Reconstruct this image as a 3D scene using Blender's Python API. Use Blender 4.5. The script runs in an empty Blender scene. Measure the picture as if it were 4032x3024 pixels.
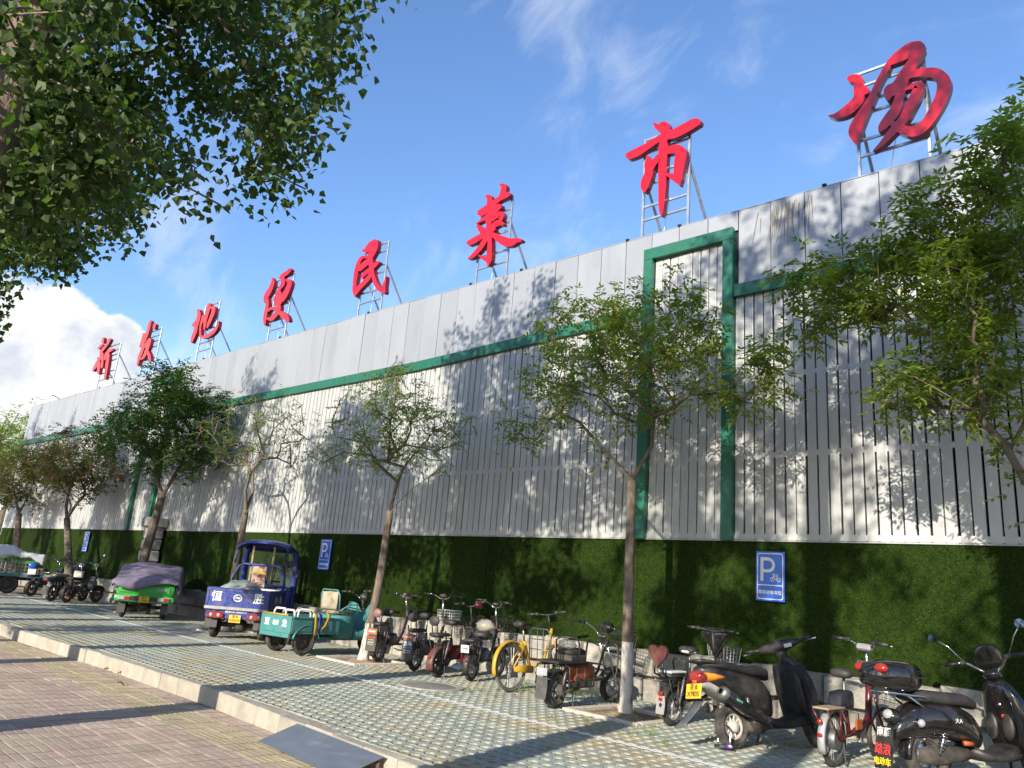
import bpy, math, random
import numpy as np
from mathutils import Vector, Matrix
random.seed(7)
S = bpy.context.scene
COL = S.collection
PI = math.pi

# ------------------------------------------------------------------ camera
YAW, PITCH, ROLL, FPX, CAMH = math.radians(42.57), math.radians(15.02), math.radians(4.64), 3060.0, 1.334
_f = Vector((-math.sin(YAW) * math.cos(PITCH), math.cos(YAW) * math.cos(PITCH), math.sin(PITCH)))
_r0 = Vector((math.cos(YAW), math.sin(YAW), 0)); _u0 = _r0.cross(_f)
_r = _r0 * math.cos(ROLL) + _u0 * math.sin(ROLL)
_u = _u0 * math.cos(ROLL) - _r0 * math.sin(ROLL)
CAMO = Vector((0, 0, CAMH))
cd = bpy.data.cameras.new('camera'); cam = bpy.data.objects.new('camera', cd); COL.objects.link(cam)
cd.sensor_width = 36.0; cd.lens = FPX / 4032 * 36; cd.clip_start = .05; cd.clip_end = 2000
cam.matrix_world = Matrix(((_r.x, _u.x, -_f.x, 0), (_r.y, _u.y, -_f.y, 0), (_r.z, _u.z, -_f.z, CAMH), (0, 0, 0, 1)))
S.camera = cam

def ray(px, py):
    return _r * ((px - 2016) / FPX) - _u * ((py - 1512) / FPX) + _f
def at_y(px, py, y):
    d = ray(px, py); return CAMO + d * (y / d.y)
SLOPE = .007
def zg(x): return -SLOPE * (x + 6.6)
def gp(px, py, off=0.0):
    d = ray(px, py); t = (-SLOPE * 6.6 + off - CAMH) / (d.z + SLOPE * d.x); return CAMO + d * t
def proj(p):
    q = Vector(p) - CAMO; z = q.dot(_f)
    return (2016 + FPX * q.dot(_r) / z, 1512 - FPX * q.dot(_u) / z) if z > .01 else None

# ------------------------------------------------------------------ sky and sun
SUN_EL, SUN_AZ = math.radians(21.5), math.radians(-13.5)     # light travels towards +y, a little to -x
sun_dir = Vector((math.sin(SUN_AZ) * math.cos(SUN_EL), math.cos(SUN_AZ) * math.cos(SUN_EL), -math.sin(SUN_EL)))
W = bpy.data.worlds.new('World'); S.world = W; W.use_nodes = True
nt = W.node_tree; nt.nodes.clear()
def N(t, **k):
    n = nt.nodes.new(t)
    for a, b in k.items(): setattr(n, a, b)
    return n
L = lambda a, b: nt.links.new(a, b)
sky = N('ShaderNodeTexSky', sky_type='NISHITA', sun_disc=False)
sky.sun_elevation = SUN_EL
to_sun = -sun_dir
sky.sun_rotation = math.atan2(to_sun.x, to_sun.y)
sky.altitude = 50; sky.air_density = 1.0; sky.dust_density = .4; sky.ozone_density = 3.0
tc = N('ShaderNodeTexCoord')
def vmath(op, a, b):
    n = N('ShaderNodeVectorMath', operation=op); L(a, n.inputs[0])
    if isinstance(b, (tuple, Vector)): n.inputs[1].default_value = b
    else: L(b, n.inputs[1])
    return n
def fmath(op, a, b, clamp=False):
    n = N('ShaderNodeMath', operation=op, use_clamp=clamp)
    for i, v in enumerate((a, b)):
        if isinstance(v, (int, float)): n.inputs[i].default_value = v
        else: L(v, n.inputs[i])
    return n.outputs[0]
def ramp(v, lo, hi):
    n = N('ShaderNodeMapRange', interpolation_type='SMOOTHSTEP', clamp=True)
    L(v, n.inputs['Value']); n.inputs['From Min'].default_value = lo; n.inputs['From Max'].default_value = hi
    return n.outputs['Result']
def noise(vec, scale, det, rough=.55, dist=0.0):
    n = N('ShaderNodeTexNoise'); L(vec, n.inputs['Vector'])
    n.inputs['Scale'].default_value = scale; n.inputs['Detail'].default_value = det
    n.inputs['Roughness'].default_value = rough; n.inputs['Distortion'].default_value = dist
    return n.outputs['Fac']
dirv = tc.outputs['Generated']
sep = N('ShaderNodeSeparateXYZ'); L(dirv, sep.inputs[0])
# heaped clouds low over the horizon: blobs on the dome, their edges broken up by noise
wob = noise(dirv, 16.0, 7.0, .62)
CL = []
for px, py, r in [(230, 1275, .045), (130, 1330, .05), (330, 1350, .042), (460, 1350, .034), (505, 1375, .03), (60, 1420, .075), (240, 1450, .07), (400, 1480, .045), (-150, 1450, .12), (-380, 1500, .15), (100, 1560, .09), (-700, 1600, .2)]:
    CL.append((ray(px, py).normalized(), r))
for a, e, r in [(70, 6, .2), (62, 10, .1), (200, 10, .2), (210, 6, .25), (260, 8, .2), (300, 7, .22), (310, 11, .13), (345, 7, .2)]:
    a, e = math.radians(a), math.radians(e)
    CL.append((Vector((math.cos(e) * math.cos(a), math.cos(e) * math.sin(a), math.sin(e))), r))
acc = None
for d, r in CL:
    dist = vmath('DISTANCE', dirv, tuple(d)).outputs['Value']
    v = fmath('SUBTRACT', 1.0, fmath('DIVIDE', dist, r))
    acc = v if acc is None else fmath('MAXIMUM', acc, v)
cum = ramp(fmath('ADD', acc, fmath('MULTIPLY', fmath('SUBTRACT', wob, .5), .8)), .0, .16)
# streaky high cloud
mp = N('ShaderNodeMapping'); L(dirv, mp.inputs['Vector'])
mp.inputs['Rotation'].default_value = (.2, -.9, .4); mp.inputs['Scale'].default_value = (1.0, 2.2, 1.3); mp.inputs['Location'].default_value = (.9, .55, .1)
w1 = noise(mp.outputs[0], 6.5, 10.0, .60, .4)
w2 = noise(dirv, 3.1, 2.0, .5)
wisp = fmath('MULTIPLY', ramp(fmath('ADD', w1, fmath('MULTIPLY', fmath('SUBTRACT', w2, .5), 1.2)), .53, .90), .40)
shade = ramp(noise(vmath('ADD', dirv, (0, 0, .02)).outputs[0], 13.0, 6.0, .6), .34, .60)
ccol = N('ShaderNodeMixRGB'); L(shade, ccol.inputs[0]); ccol.inputs[1].default_value = (3.0, 3.25, 3.7, 1); ccol.inputs[2].default_value = (4.6, 4.6, 4.55, 1)
hs = N('ShaderNodeHueSaturation'); hs.inputs['Saturation'].default_value = 1.1; hs.inputs['Value'].default_value = 1.0; tint = N('ShaderNodeVectorMath', operation='MULTIPLY'); L(sky.outputs[0], tint.inputs[0]); tint.inputs[1].default_value = (1.24, 1.16, 1.20); L(tint.outputs[0], hs.inputs['Color'])
m1 = N('ShaderNodeMixRGB'); L(wisp, m1.inputs[0]); L(hs.outputs[0], m1.inputs[1]); m1.inputs[2].default_value = (4.2, 4.5, 4.9, 1)
m2 = N('ShaderNodeMixRGB'); L(cum, m2.inputs[0]); L(m1.outputs[0], m2.inputs[1]); L(ccol.outputs[0], m2.inputs[2])
bg = N('ShaderNodeBackground'); bg.inputs['Strength'].default_value = .125; L(m2.outputs[0], bg.inputs['Color'])
out = N('ShaderNodeOutputWorld'); L(bg.outputs[0], out.inputs['Surface'])

sl = bpy.data.lights.new('sun', 'SUN'); sl.energy = 4.0; sl.angle = math.radians(.53); sl.color = (1.0, .92, .79)
so = bpy.data.objects.new('sun', sl); COL.objects.link(so); so.location = (0, -20, 30)
so.rotation_euler = sun_dir.to_track_quat('-Z', 'Y').to_euler()
S.view_settings.view_transform = 'Standard'; S.view_settings.look = 'None'
S.cycles.max_bounces = 6; S.cycles.diffuse_bounces = 3; S.cycles.glossy_bounces = 3; S.cycles.transmission_bounces = 4; S.cycles.transparent_max_bounces = 6
S.view_settings.exposure = .95; S.view_settings.gamma = 1.0; S.view_settings.use_curve_mapping = False

# ------------------------------------------------------------------ materials
def mat(name, col, rough=.5, metal=0.0, var=.12, scale=6.0, bump=0.0, bscale=40.0, coat=0.0, col2=None, thr=(.45, .62), orand=0.0, spec=.5, world=False, transl=None, stretch=None, dirt=0.0, alpha=None):
    if name in bpy.data.materials: return bpy.data.materials[name]
    m = bpy.data.materials.new(name); m.use_nodes = True; t = m.node_tree; b = t.nodes['Principled BSDF']
    ln = t.links.new
    tcn = t.nodes.new('ShaderNodeTexCoord'); src = tcn.outputs['Object']
    if world:
        g = t.nodes.new('ShaderNodeNewGeometry'); src = g.outputs['Position']
    if stretch:
        mpn = t.nodes.new('ShaderNodeMapping'); ln(src, mpn.inputs['Vector']); mpn.inputs['Scale'].default_value = stretch; src = mpn.outputs[0]
    oi = t.nodes.new('ShaderNodeObjectInfo')
    off = t.nodes.new('ShaderNodeVectorMath'); off.operation = 'ADD'; ln(src, off.inputs[0])
    if not world:
        sc_ = t.nodes.new('ShaderNodeMath'); sc_.operation = 'MULTIPLY'; sc_.inputs[1].default_value = 37.0; ln(oi.outputs['Random'], sc_.inputs[0]); ln(sc_.outputs[0], off.inputs[1])
    n1 = t.nodes.new('ShaderNodeTexNoise'); n1.inputs['Scale'].default_value = scale; n1.inputs['Detail'].default_value = 6; n1.inputs['Roughness'].default_value = .62
    ln(off.outputs[0], n1.inputs['Vector'])
    mr = t.nodes.new('ShaderNodeMapRange'); ln(n1.outputs['Fac'], mr.inputs['Value']); mr.inputs['From Min'].default_value = .28; mr.inputs['From Max'].default_value = .72
    mr.inputs['To Min'].default_value = 1 - var; mr.inputs['To Max'].default_value = 1 + var
    last = mr.outputs[0]
    if orand:
        r = t.nodes.new('ShaderNodeMapRange'); ln(oi.outputs['Random'], r.inputs['Value']); r.inputs['To Min'].default_value = 1 - orand; r.inputs['To Max'].default_value = 1 + orand
        mu = t.nodes.new('ShaderNodeMath'); mu.operation = 'MULTIPLY'; ln(last, mu.inputs[0]); ln(r.outputs[0], mu.inputs[1]); last = mu.outputs[0]
    base = t.nodes.new('ShaderNodeRGB'); base.outputs[0].default_value = (*col, 1); csrc = base.outputs[0]
    if col2:
        n2 = t.nodes.new('ShaderNodeTexNoise'); n2.inputs['Scale'].default_value = scale * .7; n2.inputs['Detail'].default_value = 8; n2.inputs['Roughness'].default_value = .65
        o2 = t.nodes.new('ShaderNodeVectorMath'); o2.operation = 'ADD'; o2.inputs[1].default_value = (13.1, 7.7, 3.3); ln(off.outputs[0], o2.inputs[0]); ln(o2.outputs[0], n2.inputs['Vector'])
        r2 = t.nodes.new('ShaderNodeMapRange'); r2.interpolation_type = 'SMOOTHSTEP'; ln(n2.outputs['Fac'], r2.inputs['Value']); r2.inputs['From Min'].default_value = thr[0]; r2.inputs['From Max'].default_value = thr[1]
        mx = t.nodes.new('ShaderNodeMixRGB'); ln(r2.outputs[0], mx.inputs[0]); ln(csrc, mx.inputs[1]); mx.inputs[2].default_value = (*col2, 1); csrc = mx.outputs[0]
    mul = t.nodes.new('ShaderNodeVectorMath'); mul.operation = 'SCALE'; ln(csrc, mul.inputs[0]); ln(last, mul.inputs['Scale'])
    cfin = mul.outputs[0]
    if dirt:
        nd = t.nodes.new('ShaderNodeTexNoise'); nd.inputs['Scale'].default_value = 9; nd.inputs['Detail'].default_value = 9; nd.inputs['Roughness'].default_value = .7; ln(off.outputs[0], nd.inputs['Vector'])
        rd = t.nodes.new('ShaderNodeMapRange'); rd.interpolation_type = 'SMOOTHSTEP'; ln(nd.outputs['Fac'], rd.inputs['Value']); rd.inputs['From Min'].default_value = .34; rd.inputs['From Max'].default_value = .68; rd.inputs['To Max'].default_value = dirt
        md = t.nodes.new('ShaderNodeMixRGB'); ln(rd.outputs[0], md.inputs[0]); ln(cfin, md.inputs[1]); md.inputs[2].default_value = (.17, .145, .115, 1); cfin = md.outputs[0]
        rr = t.nodes.new('ShaderNodeMapRange'); ln(rd.outputs[0], rr.inputs['Value']); rr.inputs['To Min'].default_value = rough; rr.inputs['To Max'].default_value = min(1, rough + .5); ln(rr.outputs[0], b.inputs['Roughness'])
    ln(cfin, b.inputs['Base Color'])
    if not dirt:
        rr = t.nodes.new('ShaderNodeMapRange'); ln(n1.outputs['Fac'], rr.inputs['Value']); rr.inputs['To Min'].default_value = max(.03, rough - .12); rr.inputs['To Max'].default_value = min(1, rough + .12); ln(rr.outputs[0], b.inputs['Roughness'])
    b.inputs['Metallic'].default_value = metal; b.inputs['Specular IOR Level'].default_value = spec; b.inputs['Coat Weight'].default_value = coat; b.inputs['Coat Roughness'].default_value = .04
    if bump:
        nb = t.nodes.new('ShaderNodeTexNoise'); nb.inputs['Scale'].default_value = bscale; nb.inputs['Detail'].default_value = 5; ln(off.outputs[0], nb.inputs['Vector'])
        bp = t.nodes.new('ShaderNodeBump'); bp.inputs['Strength'].default_value = bump; bp.inputs['Distance'].default_value = .02; ln(nb.outputs['Fac'], bp.inputs['Height']); ln(bp.outputs[0], b.inputs['Normal'])
    if alpha is not None: b.inputs['Alpha'].default_value = alpha
    if transl:
        tr = t.nodes.new('ShaderNodeBsdfTranslucent'); sc2 = t.nodes.new('ShaderNodeVectorMath'); sc2.operation = 'MULTIPLY'; ln(cfin, sc2.inputs[0]); sc2.inputs[1].default_value = transl; ln(sc2.outputs[0], tr.inputs['Color'])
        ad = t.nodes.new('ShaderNodeAddShader'); o = t.nodes['Material Output']; ln(b.outputs[0], ad.inputs[0]); ln(tr.outputs[0], ad.inputs[1]); ln(ad.outputs[0], o.inputs['Surface'])
    return m

# ------------------------------------------------------------------ mesh helpers
class MB:
    def __init__(s): s.v = []; s.f = []; s.mi = []; s.m = 0
    def add(s, vs, fs):
        o = len(s.v); s.v += [tuple(p) for p in vs]; s.f += [tuple(i + o for i in f) for f in fs]; s.mi += [s.m] * len(fs); return s
    def box(s, c, d, ch=0.0, R=None):
        hx, hy, hz = d[0] / 2, d[1] / 2, d[2] / 2; c = Vector(c); ch = min(ch, .45 * min(d))
        T = (lambda p: c + (R @ Vector(p))) if R is not None else (lambda p: c + Vector(p))
        if ch <= 0:
            vs = [T((x * hx, y * hy, z * hz)) for x in (-1, 1) for y in (-1, 1) for z in (-1, 1)]
            return s.add(vs, [(0, 1, 3, 2), (4, 6, 7, 5), (0, 4, 5, 1), (2, 3, 7, 6), (0, 2, 6, 4), (1, 5, 7, 3)])
        vs = []; idx = {}
        for x in (-1, 1):
            for y in (-1, 1):
                for z in (-1, 1):
                    for k in range(3):
                        p = [x * (hx - ch), y * (hy - ch), z * (hz - ch)]; p[k] = (x * hx, y * hy, z * hz)[k]
                        idx[(x, y, z, k)] = len(vs); vs.append(T(p))
        fs = []
        for k in range(3):
            a, b = [(1, 2), (2, 0), (0, 1)][k]
            for sg in (-1, 1):
                q = []
                for (u, w) in ((-1, -1), (1, -1), (1, 1), (-1, 1)):
                    t = [0, 0, 0]; t[k] = sg; t[a] = u; t[b] = w; q.append(idx[(*t, k)])
                fs.append(tuple(q if sg > 0 else q[::-1]))
        for k in range(3):
            a, b = [(1, 2), (2, 0), (0, 1)][k]
            for u in (-1, 1):
                for w in (-1, 1):
                    t0 = [0, 0, 0]; t0[k] = -1; t0[a] = u; t0[b] = w; t1 = list(t0); t1[k] = 1
                    q = [idx[(*t0, a)], idx[(*t1, a)], idx[(*t1, b)], idx[(*t0, b)]]
                    fs.append(tuple(q if u * w < 0 else q[::-1]))
        for x in (-1, 1):
            for y in (-1, 1):
                for z in (-1, 1):
                    q = [idx[(x, y, z, k)] for k in range(3)]; fs.append(tuple(q if x * y * z > 0 else q[::-1]))
        return s.add(vs, fs)
    def tube(s, pts, r, n=8, closed=False, caps=True):
        P = [Vector(p) for p in pts]; m = len(P)
        rs = r if isinstance(r, (list, tuple)) else [r] * m
        vs = []; up = None
        for i in range(m):
            if closed: t = P[(i + 1) % m] - P[i - 1]
            else: t = P[min(i + 1, m - 1)] - P[max(i - 1, 0)]
            if t.length < 1e-9: t = Vector((0, 0, 1))
            t.normalize()
            if up is None:
                a = Vector((0, 0, 1)) if abs(t.z) < .9 else Vector((1, 0, 0)); up = (a - t * a.dot(t)).normalized()
            else:
                up = up - t * up.dot(t)
                if up.length < 1e-6:
                    a = Vector((0, 0, 1)) if abs(t.z) < .9 else Vector((1, 0, 0)); up = a - t * a.dot(t)
                up.normalize()
            sd = t.cross(up)
            for k in range(n):
                an = 2 * PI * k / n; vs.append(P[i] + (up * math.cos(an) + sd * math.sin(an)) * rs[i])
        fs = []
        for i in range(m if closed else m - 1):
            j = (i + 1) % m
            for k in range(n):
                k2 = (k + 1) % n; fs.append((i * n + k, i * n + k2, j * n + k2, j * n + k))
        if caps and not closed: fs += [tuple(range(n))[::-1], tuple((m - 1) * n + k for k in range(n))]
        return s.add(vs, fs)
    def lathe(s, prof, c, axis='x', n=20, a0=0.0, a1=2 * PI):
        """prof: (radius, along-axis) pairs"""
        full = abs(a1 - a0 - 2 * PI) < 1e-6; c = Vector(c); vs = []; k = n if full else n + 1
        for i in range(k):
            a = a0 + (a1 - a0) * i / n; ca, sa = math.cos(a), math.sin(a)
            for r, h in prof:
                p = {'x': (h, r * ca, r * sa), 'y': (r * sa, h, r * ca), 'z': (r * ca, r * sa, h)}[axis]; vs.append(c + Vector(p))
        q = len(prof); fs = []
        for i in range(n):
            j = (i + 1) % k
            for m in range(q - 1): fs.append((i * q + m, j * q + m, j * q + m + 1, i * q + m + 1))
        return s.add(vs, fs)
    def ell(s, c, r, n=12, m=8, R=None):
        c = Vector(c); vs = []; fs = []
        for i in range(m + 1):
            th = PI * i / m
            for k in range(n):
                a = 2 * PI * k / n; p = Vector((r[0] * math.sin(th) * math.cos(a), r[1] * math.sin(th) * math.sin(a), r[2] * math.cos(th)))
                vs.append(c + (R @ p if R is not None else p))
        for i in range(m):
            for k in range(n): fs.append((i * n + k, (i + 1) * n + k, (i + 1) * n + (k + 1) % n, i * n + (k + 1) % n))
        return s.add(vs, fs)
    def loft(s, secs, caps=True, closed=True):
        n = len(secs[0]); vs = [p for q in secs for p in q]; fs = []
        for i in range(len(secs) - 1):
            for k in range(n if closed else n - 1):
                k2 = (k + 1) % n; fs.append((i * n + k, i * n + k2, (i + 1) * n + k2, (i + 1) * n + k))
        if caps and closed: fs += [tuple(range(n))[::-1], tuple((len(secs) - 1) * n + k for k in range(n))]
        return s.add(vs, fs)
    def prism(s, poly, fn, t0, t1):
        """poly 2-D points, fn(u,v,t) -> 3-D"""
        n = len(poly); vs = [fn(u, v, t0) for u, v in poly] + [fn(u, v, t1) for u, v in poly]
        return s.add(vs, [tuple(range(n))[::-1], tuple(range(n, 2 * n))] + [(i, (i + 1) % n, n + (i + 1) % n, n + i) for i in range(n)])
    def sheet(s, g):
        """grid of points rows x cols"""
        r, c = len(g), len(g[0]); return s.add([p for q in g for p in q], [(i * c + j, i * c + j + 1, (i + 1) * c + j + 1, (i + 1) * c + j) for i in range(r - 1) for j in range(c - 1)])
    def mesh(s, name, mats, smooth=False):
        me = bpy.data.meshes.new(name); me.from_pydata(s.v, [], s.f)
        for m in (mats if isinstance(mats, (list, tuple)) else [mats]): me.materials.append(m)
        if any(s.mi): me.polygons.foreach_set('material_index', s.mi)
        if smooth: me.shade_smooth()
        me.validate(); me.update(); return me
    def build(s, name, mats, parent=None, smooth=False, auto=None, bevel=0, solid=0):
        o = link(name, s.mesh(name, mats, smooth or auto is not None), parent)
        if auto is not None: o.data.set_sharp_from_angle(angle=math.radians(auto))
        if solid: md = o.modifiers.new('solid', 'SOLIDIFY'); md.thickness = solid; md.offset = 0
        if bevel: md = o.modifiers.new('bevel', 'BEVEL'); md.width = bevel; md.segments = 2; md.limit_method = 'ANGLE'
        return o
def link(name, data, parent=None, loc=None, rot=None, scale=None):
    o = bpy.data.objects.new(name, data); COL.objects.link(o)
    if parent is not None: o.parent = parent
    if loc is not None: o.location = loc
    if rot is not None: o.rotation_euler = rot
    if scale is not None: o.scale = scale
    return o
def tag(o, label=None, cat=None, group=None, kind=None):
    for k, v in (('label', label), ('category', cat), ('group', group), ('kind', kind)):
        if v: o[k] = v
    return o
def empty(name, loc=(0, 0, 0), az=0.0):
    """az: heading in degrees clockwise from +y (0 = nose to the wall)"""
    o = bpy.data.objects.new(name, None); COL.objects.link(o); o.location = loc; o.rotation_euler = (0, 0, -math.radians(az)); o.empty_display_size = .2; return o
def text_mesh(body, size, ext=.001, bold=0.0, align='CENTER', shear=0.0):
    c = bpy.data.curves.new('txt', 'FONT'); c.body = body; c.size = size; c.extrude = ext; c.offset = bold; c.align_x = align; c.align_y = 'CENTER'; c.resolution_u = 2; c.shear = shear
    o = bpy.data.objects.new('txt', c); COL.objects.link(o)
    me = bpy.data.meshes.new_from_object(o.evaluated_get(bpy.context.evaluated_depsgraph_get()))
    bpy.data.objects.remove(o); bpy.data.curves.remove(c); return me
def text(body, size, m, parent, loc, rot, name='lettering', bold=0.0, sx=1.0, ext=.001, shear=0.0):
    me = text_mesh(body, size, ext, bold, shear=shear); me.materials.clear(); me.materials.append(m)
    return link(name, me, parent, loc, rot, (sx, 1, 1))
def catmull(P, k=4, closed=False):
    P = [Vector(p) for p in P]; o = []; n = len(P)
    for i in range(n if closed else n - 1):
        g = (lambda j: P[j % n]) if closed else (lambda j: P[max(0, min(n - 1, j))])
        a, b, c, d = g(i - 1), g(i), g(i + 1), g(i + 2)
        for q in range(k):
            t = q / k; o.append(.5 * ((2 * b) + (c - a) * t + (2 * a - 5 * b + 4 * c - d) * t * t + (3 * b - a - 3 * c + d) * t ** 3))
    if not closed: o.append(P[-1])
    return o
# ------------------------------------------------------------------ ground, pavements
def under(o, p):
    o.parent = p; o.matrix_parent_inverse = Matrix.Translation(-p.location); return o
M_asph = mat('asphalt', (.05, .05, .052), .9, var=.25, scale=3, bump=.4, bscale=90, world=True)
M_soil = mat('soil', (.205, .148, .09), .95, var=.35, scale=22, bump=.8, bscale=70, world=True, col2=(.27, .21, .13), thr=(.42, .66))
M_pav = mat('paver', (.31, .335, .29), .85, var=.14, scale=1.6, bump=.35, bscale=120, world=True, col2=(.36, .31, .20), thr=(.44, .70), orand=.06)
M_kerb = mat('kerb_concrete', (.37, .335, .27), .85, var=.2, scale=5, bump=.5, bscale=60, col2=(.35, .30, .23), thr=(.5, .72), orand=.08)
M_tile = mat('red_tile', (.395, .29, .235), .85, var=.16, scale=2.2, bump=.35, bscale=110, world=True, col2=(.43, .35, .26), thr=(.38, .66), orand=.10)
M_yel = mat('yellow_tile', (.43, .355, .225), .85, var=.16, scale=3, bump=.35, bscale=110, world=True, col2=(.38, .31, .20), thr=(.5, .72), orand=.08)
M_paint = mat('white_paint', (.84, .83, .80), .7, var=.08, scale=8, bump=.2, bscale=90, world=True, col2=(.60, .58, .52), thr=(.56, .70))
b = MB(); b.add([(-900, -900, -.62), (900, -900, -.62), (900, 900, -.62), (-900, 900, -.62)], [(0, 1, 2, 3)])
tag(b.build('ground', M_asph), kind='structure')
def kpt(px, py): p = gp(px, py); return (p.x, p.y)
_kp = sorted([kpt(*q) for q in [(14, 2465), (210, 2525), (427, 2588), (832, 2718), (1172, 2848), (1512, 2979)]])
_kx = [p[0] for p in _kp]; _ky = [p[1] for p in _kp]
def kerb_y(x):
    if x < _kx[0]: return _ky[0] - .03 * (x - _kx[0])
    if x > _kx[-1]: return _ky[-1] - .06 * (x - _kx[-1])
    return float(np.interp(x, _kx, _ky))
PHI = -.045
E1 = Vector((math.cos(PHI), math.sin(PHI))); E2 = Vector((-math.sin(PHI), math.cos(PHI)))
LP = [Vector(kpt(*q)) for q in [(900, 2560), (1591, 2718), (2000, 2818), (2500, 2945)]]
O0 = Vector((LP[2].x, LP[2].y))                       # a joint of the paver rows under the painted line
def fr(u, v): return O0 + E1 * u + E2 * v
def slab(name, m, x0, x1, y0f, y1f, dz, kind='structure', step=1.0):
    g0, g1 = [], []; x = x0
    while x <= x1 + 1e-6:
        g0.append((x, y0f(x), zg(x) + dz)); g1.append((x, y1f(x), zg(x) + dz)); x += step
    bb = MB(); bb.sheet([g0, g1]); n = len(g0)
    bb.sheet([[(p[0], p[1], p[2] - .35) for p in g0], g0])
    return tag(bb.build(name, m), kind=kind)
bed = slab('parking_strip', M_soil, -60, 12, lambda x: kerb_y(x) + .1, lambda x: 10.6, -.016)
walk = slab('sidewalk', M_soil, -60, 12, lambda x: -3.0, lambda x: kerb_y(x) + .02, -.172)

# tree positions (gp of the trunk feet)
TREES = {'t1': gp(2464, 2816), 't2': gp(1427, 2603), 't3': gp(890, 2488)}
d61 = (TREES['t3'] - TREES['t1']) / 2
TREES['t4'] = TREES['t3'] + d61; TREES['t5'] = TREES['t3'] + d61 * 1.9; TREES['t6'] = TREES['t3'] + d61 * 3.0; TREES['t0'] = TREES['t1'] - d61
PIT = .46
def in_pit(p, m=.0): return any(abs(p[0] - t.x) < PIT + m and abs(p[1] - t.y - .02) < PIT + m for t in TREES.values())

# grass pavers: cells with a hole, zig-zag joints
CU, CV = .147, .160
def cell(bb, cu, cv, dz=0.0, walls=True, rnd=0.0, top_only=False, hs=1.0):
    a, h, d = CU / 2 - .0025, CV / 2 - .0025, .012
    o = [(a, 0), (a, h), (0, h + d), (-a, h), (-a, 0), (-a, -h), (0, -h + d), (a, -h)]
    hl = [(.052 * hs * math.cos(k * PI / 4), .003 + .056 * hs * math.sin(k * PI / 4)) for k in range(8)]
    P = lambda q, z: (cu + q[0], cv + q[1], z)
    z = dz + rnd
    vs = [P(q, z) for q in o] + [P(q, z - .002) for q in hl] + [P(q, z - .02) for q in hl] + [P((q[0] * 1.0, q[1]), z - .02) for q in o]
    fs = [(i, (i + 1) % 8, 8 + (i + 1) % 8, 8 + i) for i in range(8)]
    if not top_only:
        fs += [(8 + i, 8 + (i + 1) % 8, 16 + (i + 1) % 8, 16 + i) for i in range(8)]
        if walls: fs += [((i + 1) % 8, i, 24 + i, 24 + (i + 1) % 8) for i in range(8)]
    bb.add(vs, fs)
blocks = []; u0 = int(-21 / (2 * CU))
for j in range(int(-3.2 / CV), int(4.3 / CV)):
    for i in range(u0, int(7 / (2 * CU))):
        cu = (2 * i + (j % 2)) * CU; cv = (j + .5) * CV
        q = fr(cu, cv); q2 = fr(cu + CU, cv)
        if q.y < kerb_y(q.x) + .2 or q.y > 10.32 or q.x > 1.2: continue
        if in_pit((q.x, q.y), .1) or in_pit((q2.x, q2.y), .1): continue
        mid = fr(cu + CU / 2, cv); pp = proj((mid.x, mid.y, zg(mid.x)))
        vis = pp is not None and -60 < pp[0] < 4090 and pp[1] < 3070
        if not vis and (mid.x > -1 or mid.y < 4.9 and mid.x > -4): continue
        blocks.append((0 if vis else 1, (mid - Vector((0, 0))).length, cu, cv, mid))
blocks.sort(key=lambda t: (t[0], t[1]))
mes = []
for k in range(5):
    bb = MB(); cell(bb, -CU / 2, 0, rnd=0, hs=random.uniform(.93, 1.05)); cell(bb, CU / 2, 0, hs=random.uniform(.93, 1.05)); mes.append(bb.mesh('paver', M_pav))
for t in blocks[:300]:
    m_ = t[4]; o = link('paver', random.choice(mes), bed, (m_.x, m_.y, zg(m_.x) + random.uniform(-.002, .002)), (random.uniform(-.006, .006), SLOPE + random.uniform(-.006, .006), PHI))
rest = MB()
for t in blocks[300:]:
    bb = MB(); r = random.uniform(-.002, .002); cell(bb, t[2], t[3], rnd=r); cell(bb, t[2] + CU, t[3], rnd=r)
    vs = []
    for x, y, z in bb.v: q = fr(x, y); vs.append((q.x, q.y, zg(q.x) + z))
    rest.add(vs, bb.f)
tag(rest.build('paver_field', M_pav, bed), kind='stuff')
# the painted line: paint on the paver tops between two rows of holes
import bmesh
lb = MB()
lv = 0.0
for i in range(int(-24 / CU), int(6.5 / CU)):
    for j in (-1, 0):
        cell(lb, (i + (.0 if j else 0)) * CU, (j + .5) * CV, dz=.007, top_only=True)
me = lb.mesh('parking_line', M_paint); bm = bmesh.new(); bm.from_mesh(me)
for nrm, co in (((0, 1, 0), (0, .072, 0)), ((0, -1, 0), (0, -.062, 0))):
    bmesh.ops.bisect_plane(bm, geom=bm.verts[:] + bm.edges[:] + bm.faces[:], plane_co=co, plane_no=nrm, clear_outer=True)
bmesh.ops.delete(bm, geom=[v for v in bm.verts if not v.link_faces], context='VERTS')
for v in bm.verts: q = fr(v.co.x, v.co.y); v.co = (q.x, q.y, zg(q.x) + v.co.z)
bm.to_mesh(me); bm.free(); tag(link('parking_line', me), kind='structure')
# a row of earth and setts between kerb and pavers
M_edge = mat('edge_mortar', (.37, .31, .23), .95, var=.25, scale=9, bump=.9, bscale=45, world=True, col2=(.45, .40, .32))
slab('edge_strip', M_edge, -60, 12, lambda x: kerb_y(x) + .1, lambda x: kerb_y(x) + .235, -.008, step=.5)

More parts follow.
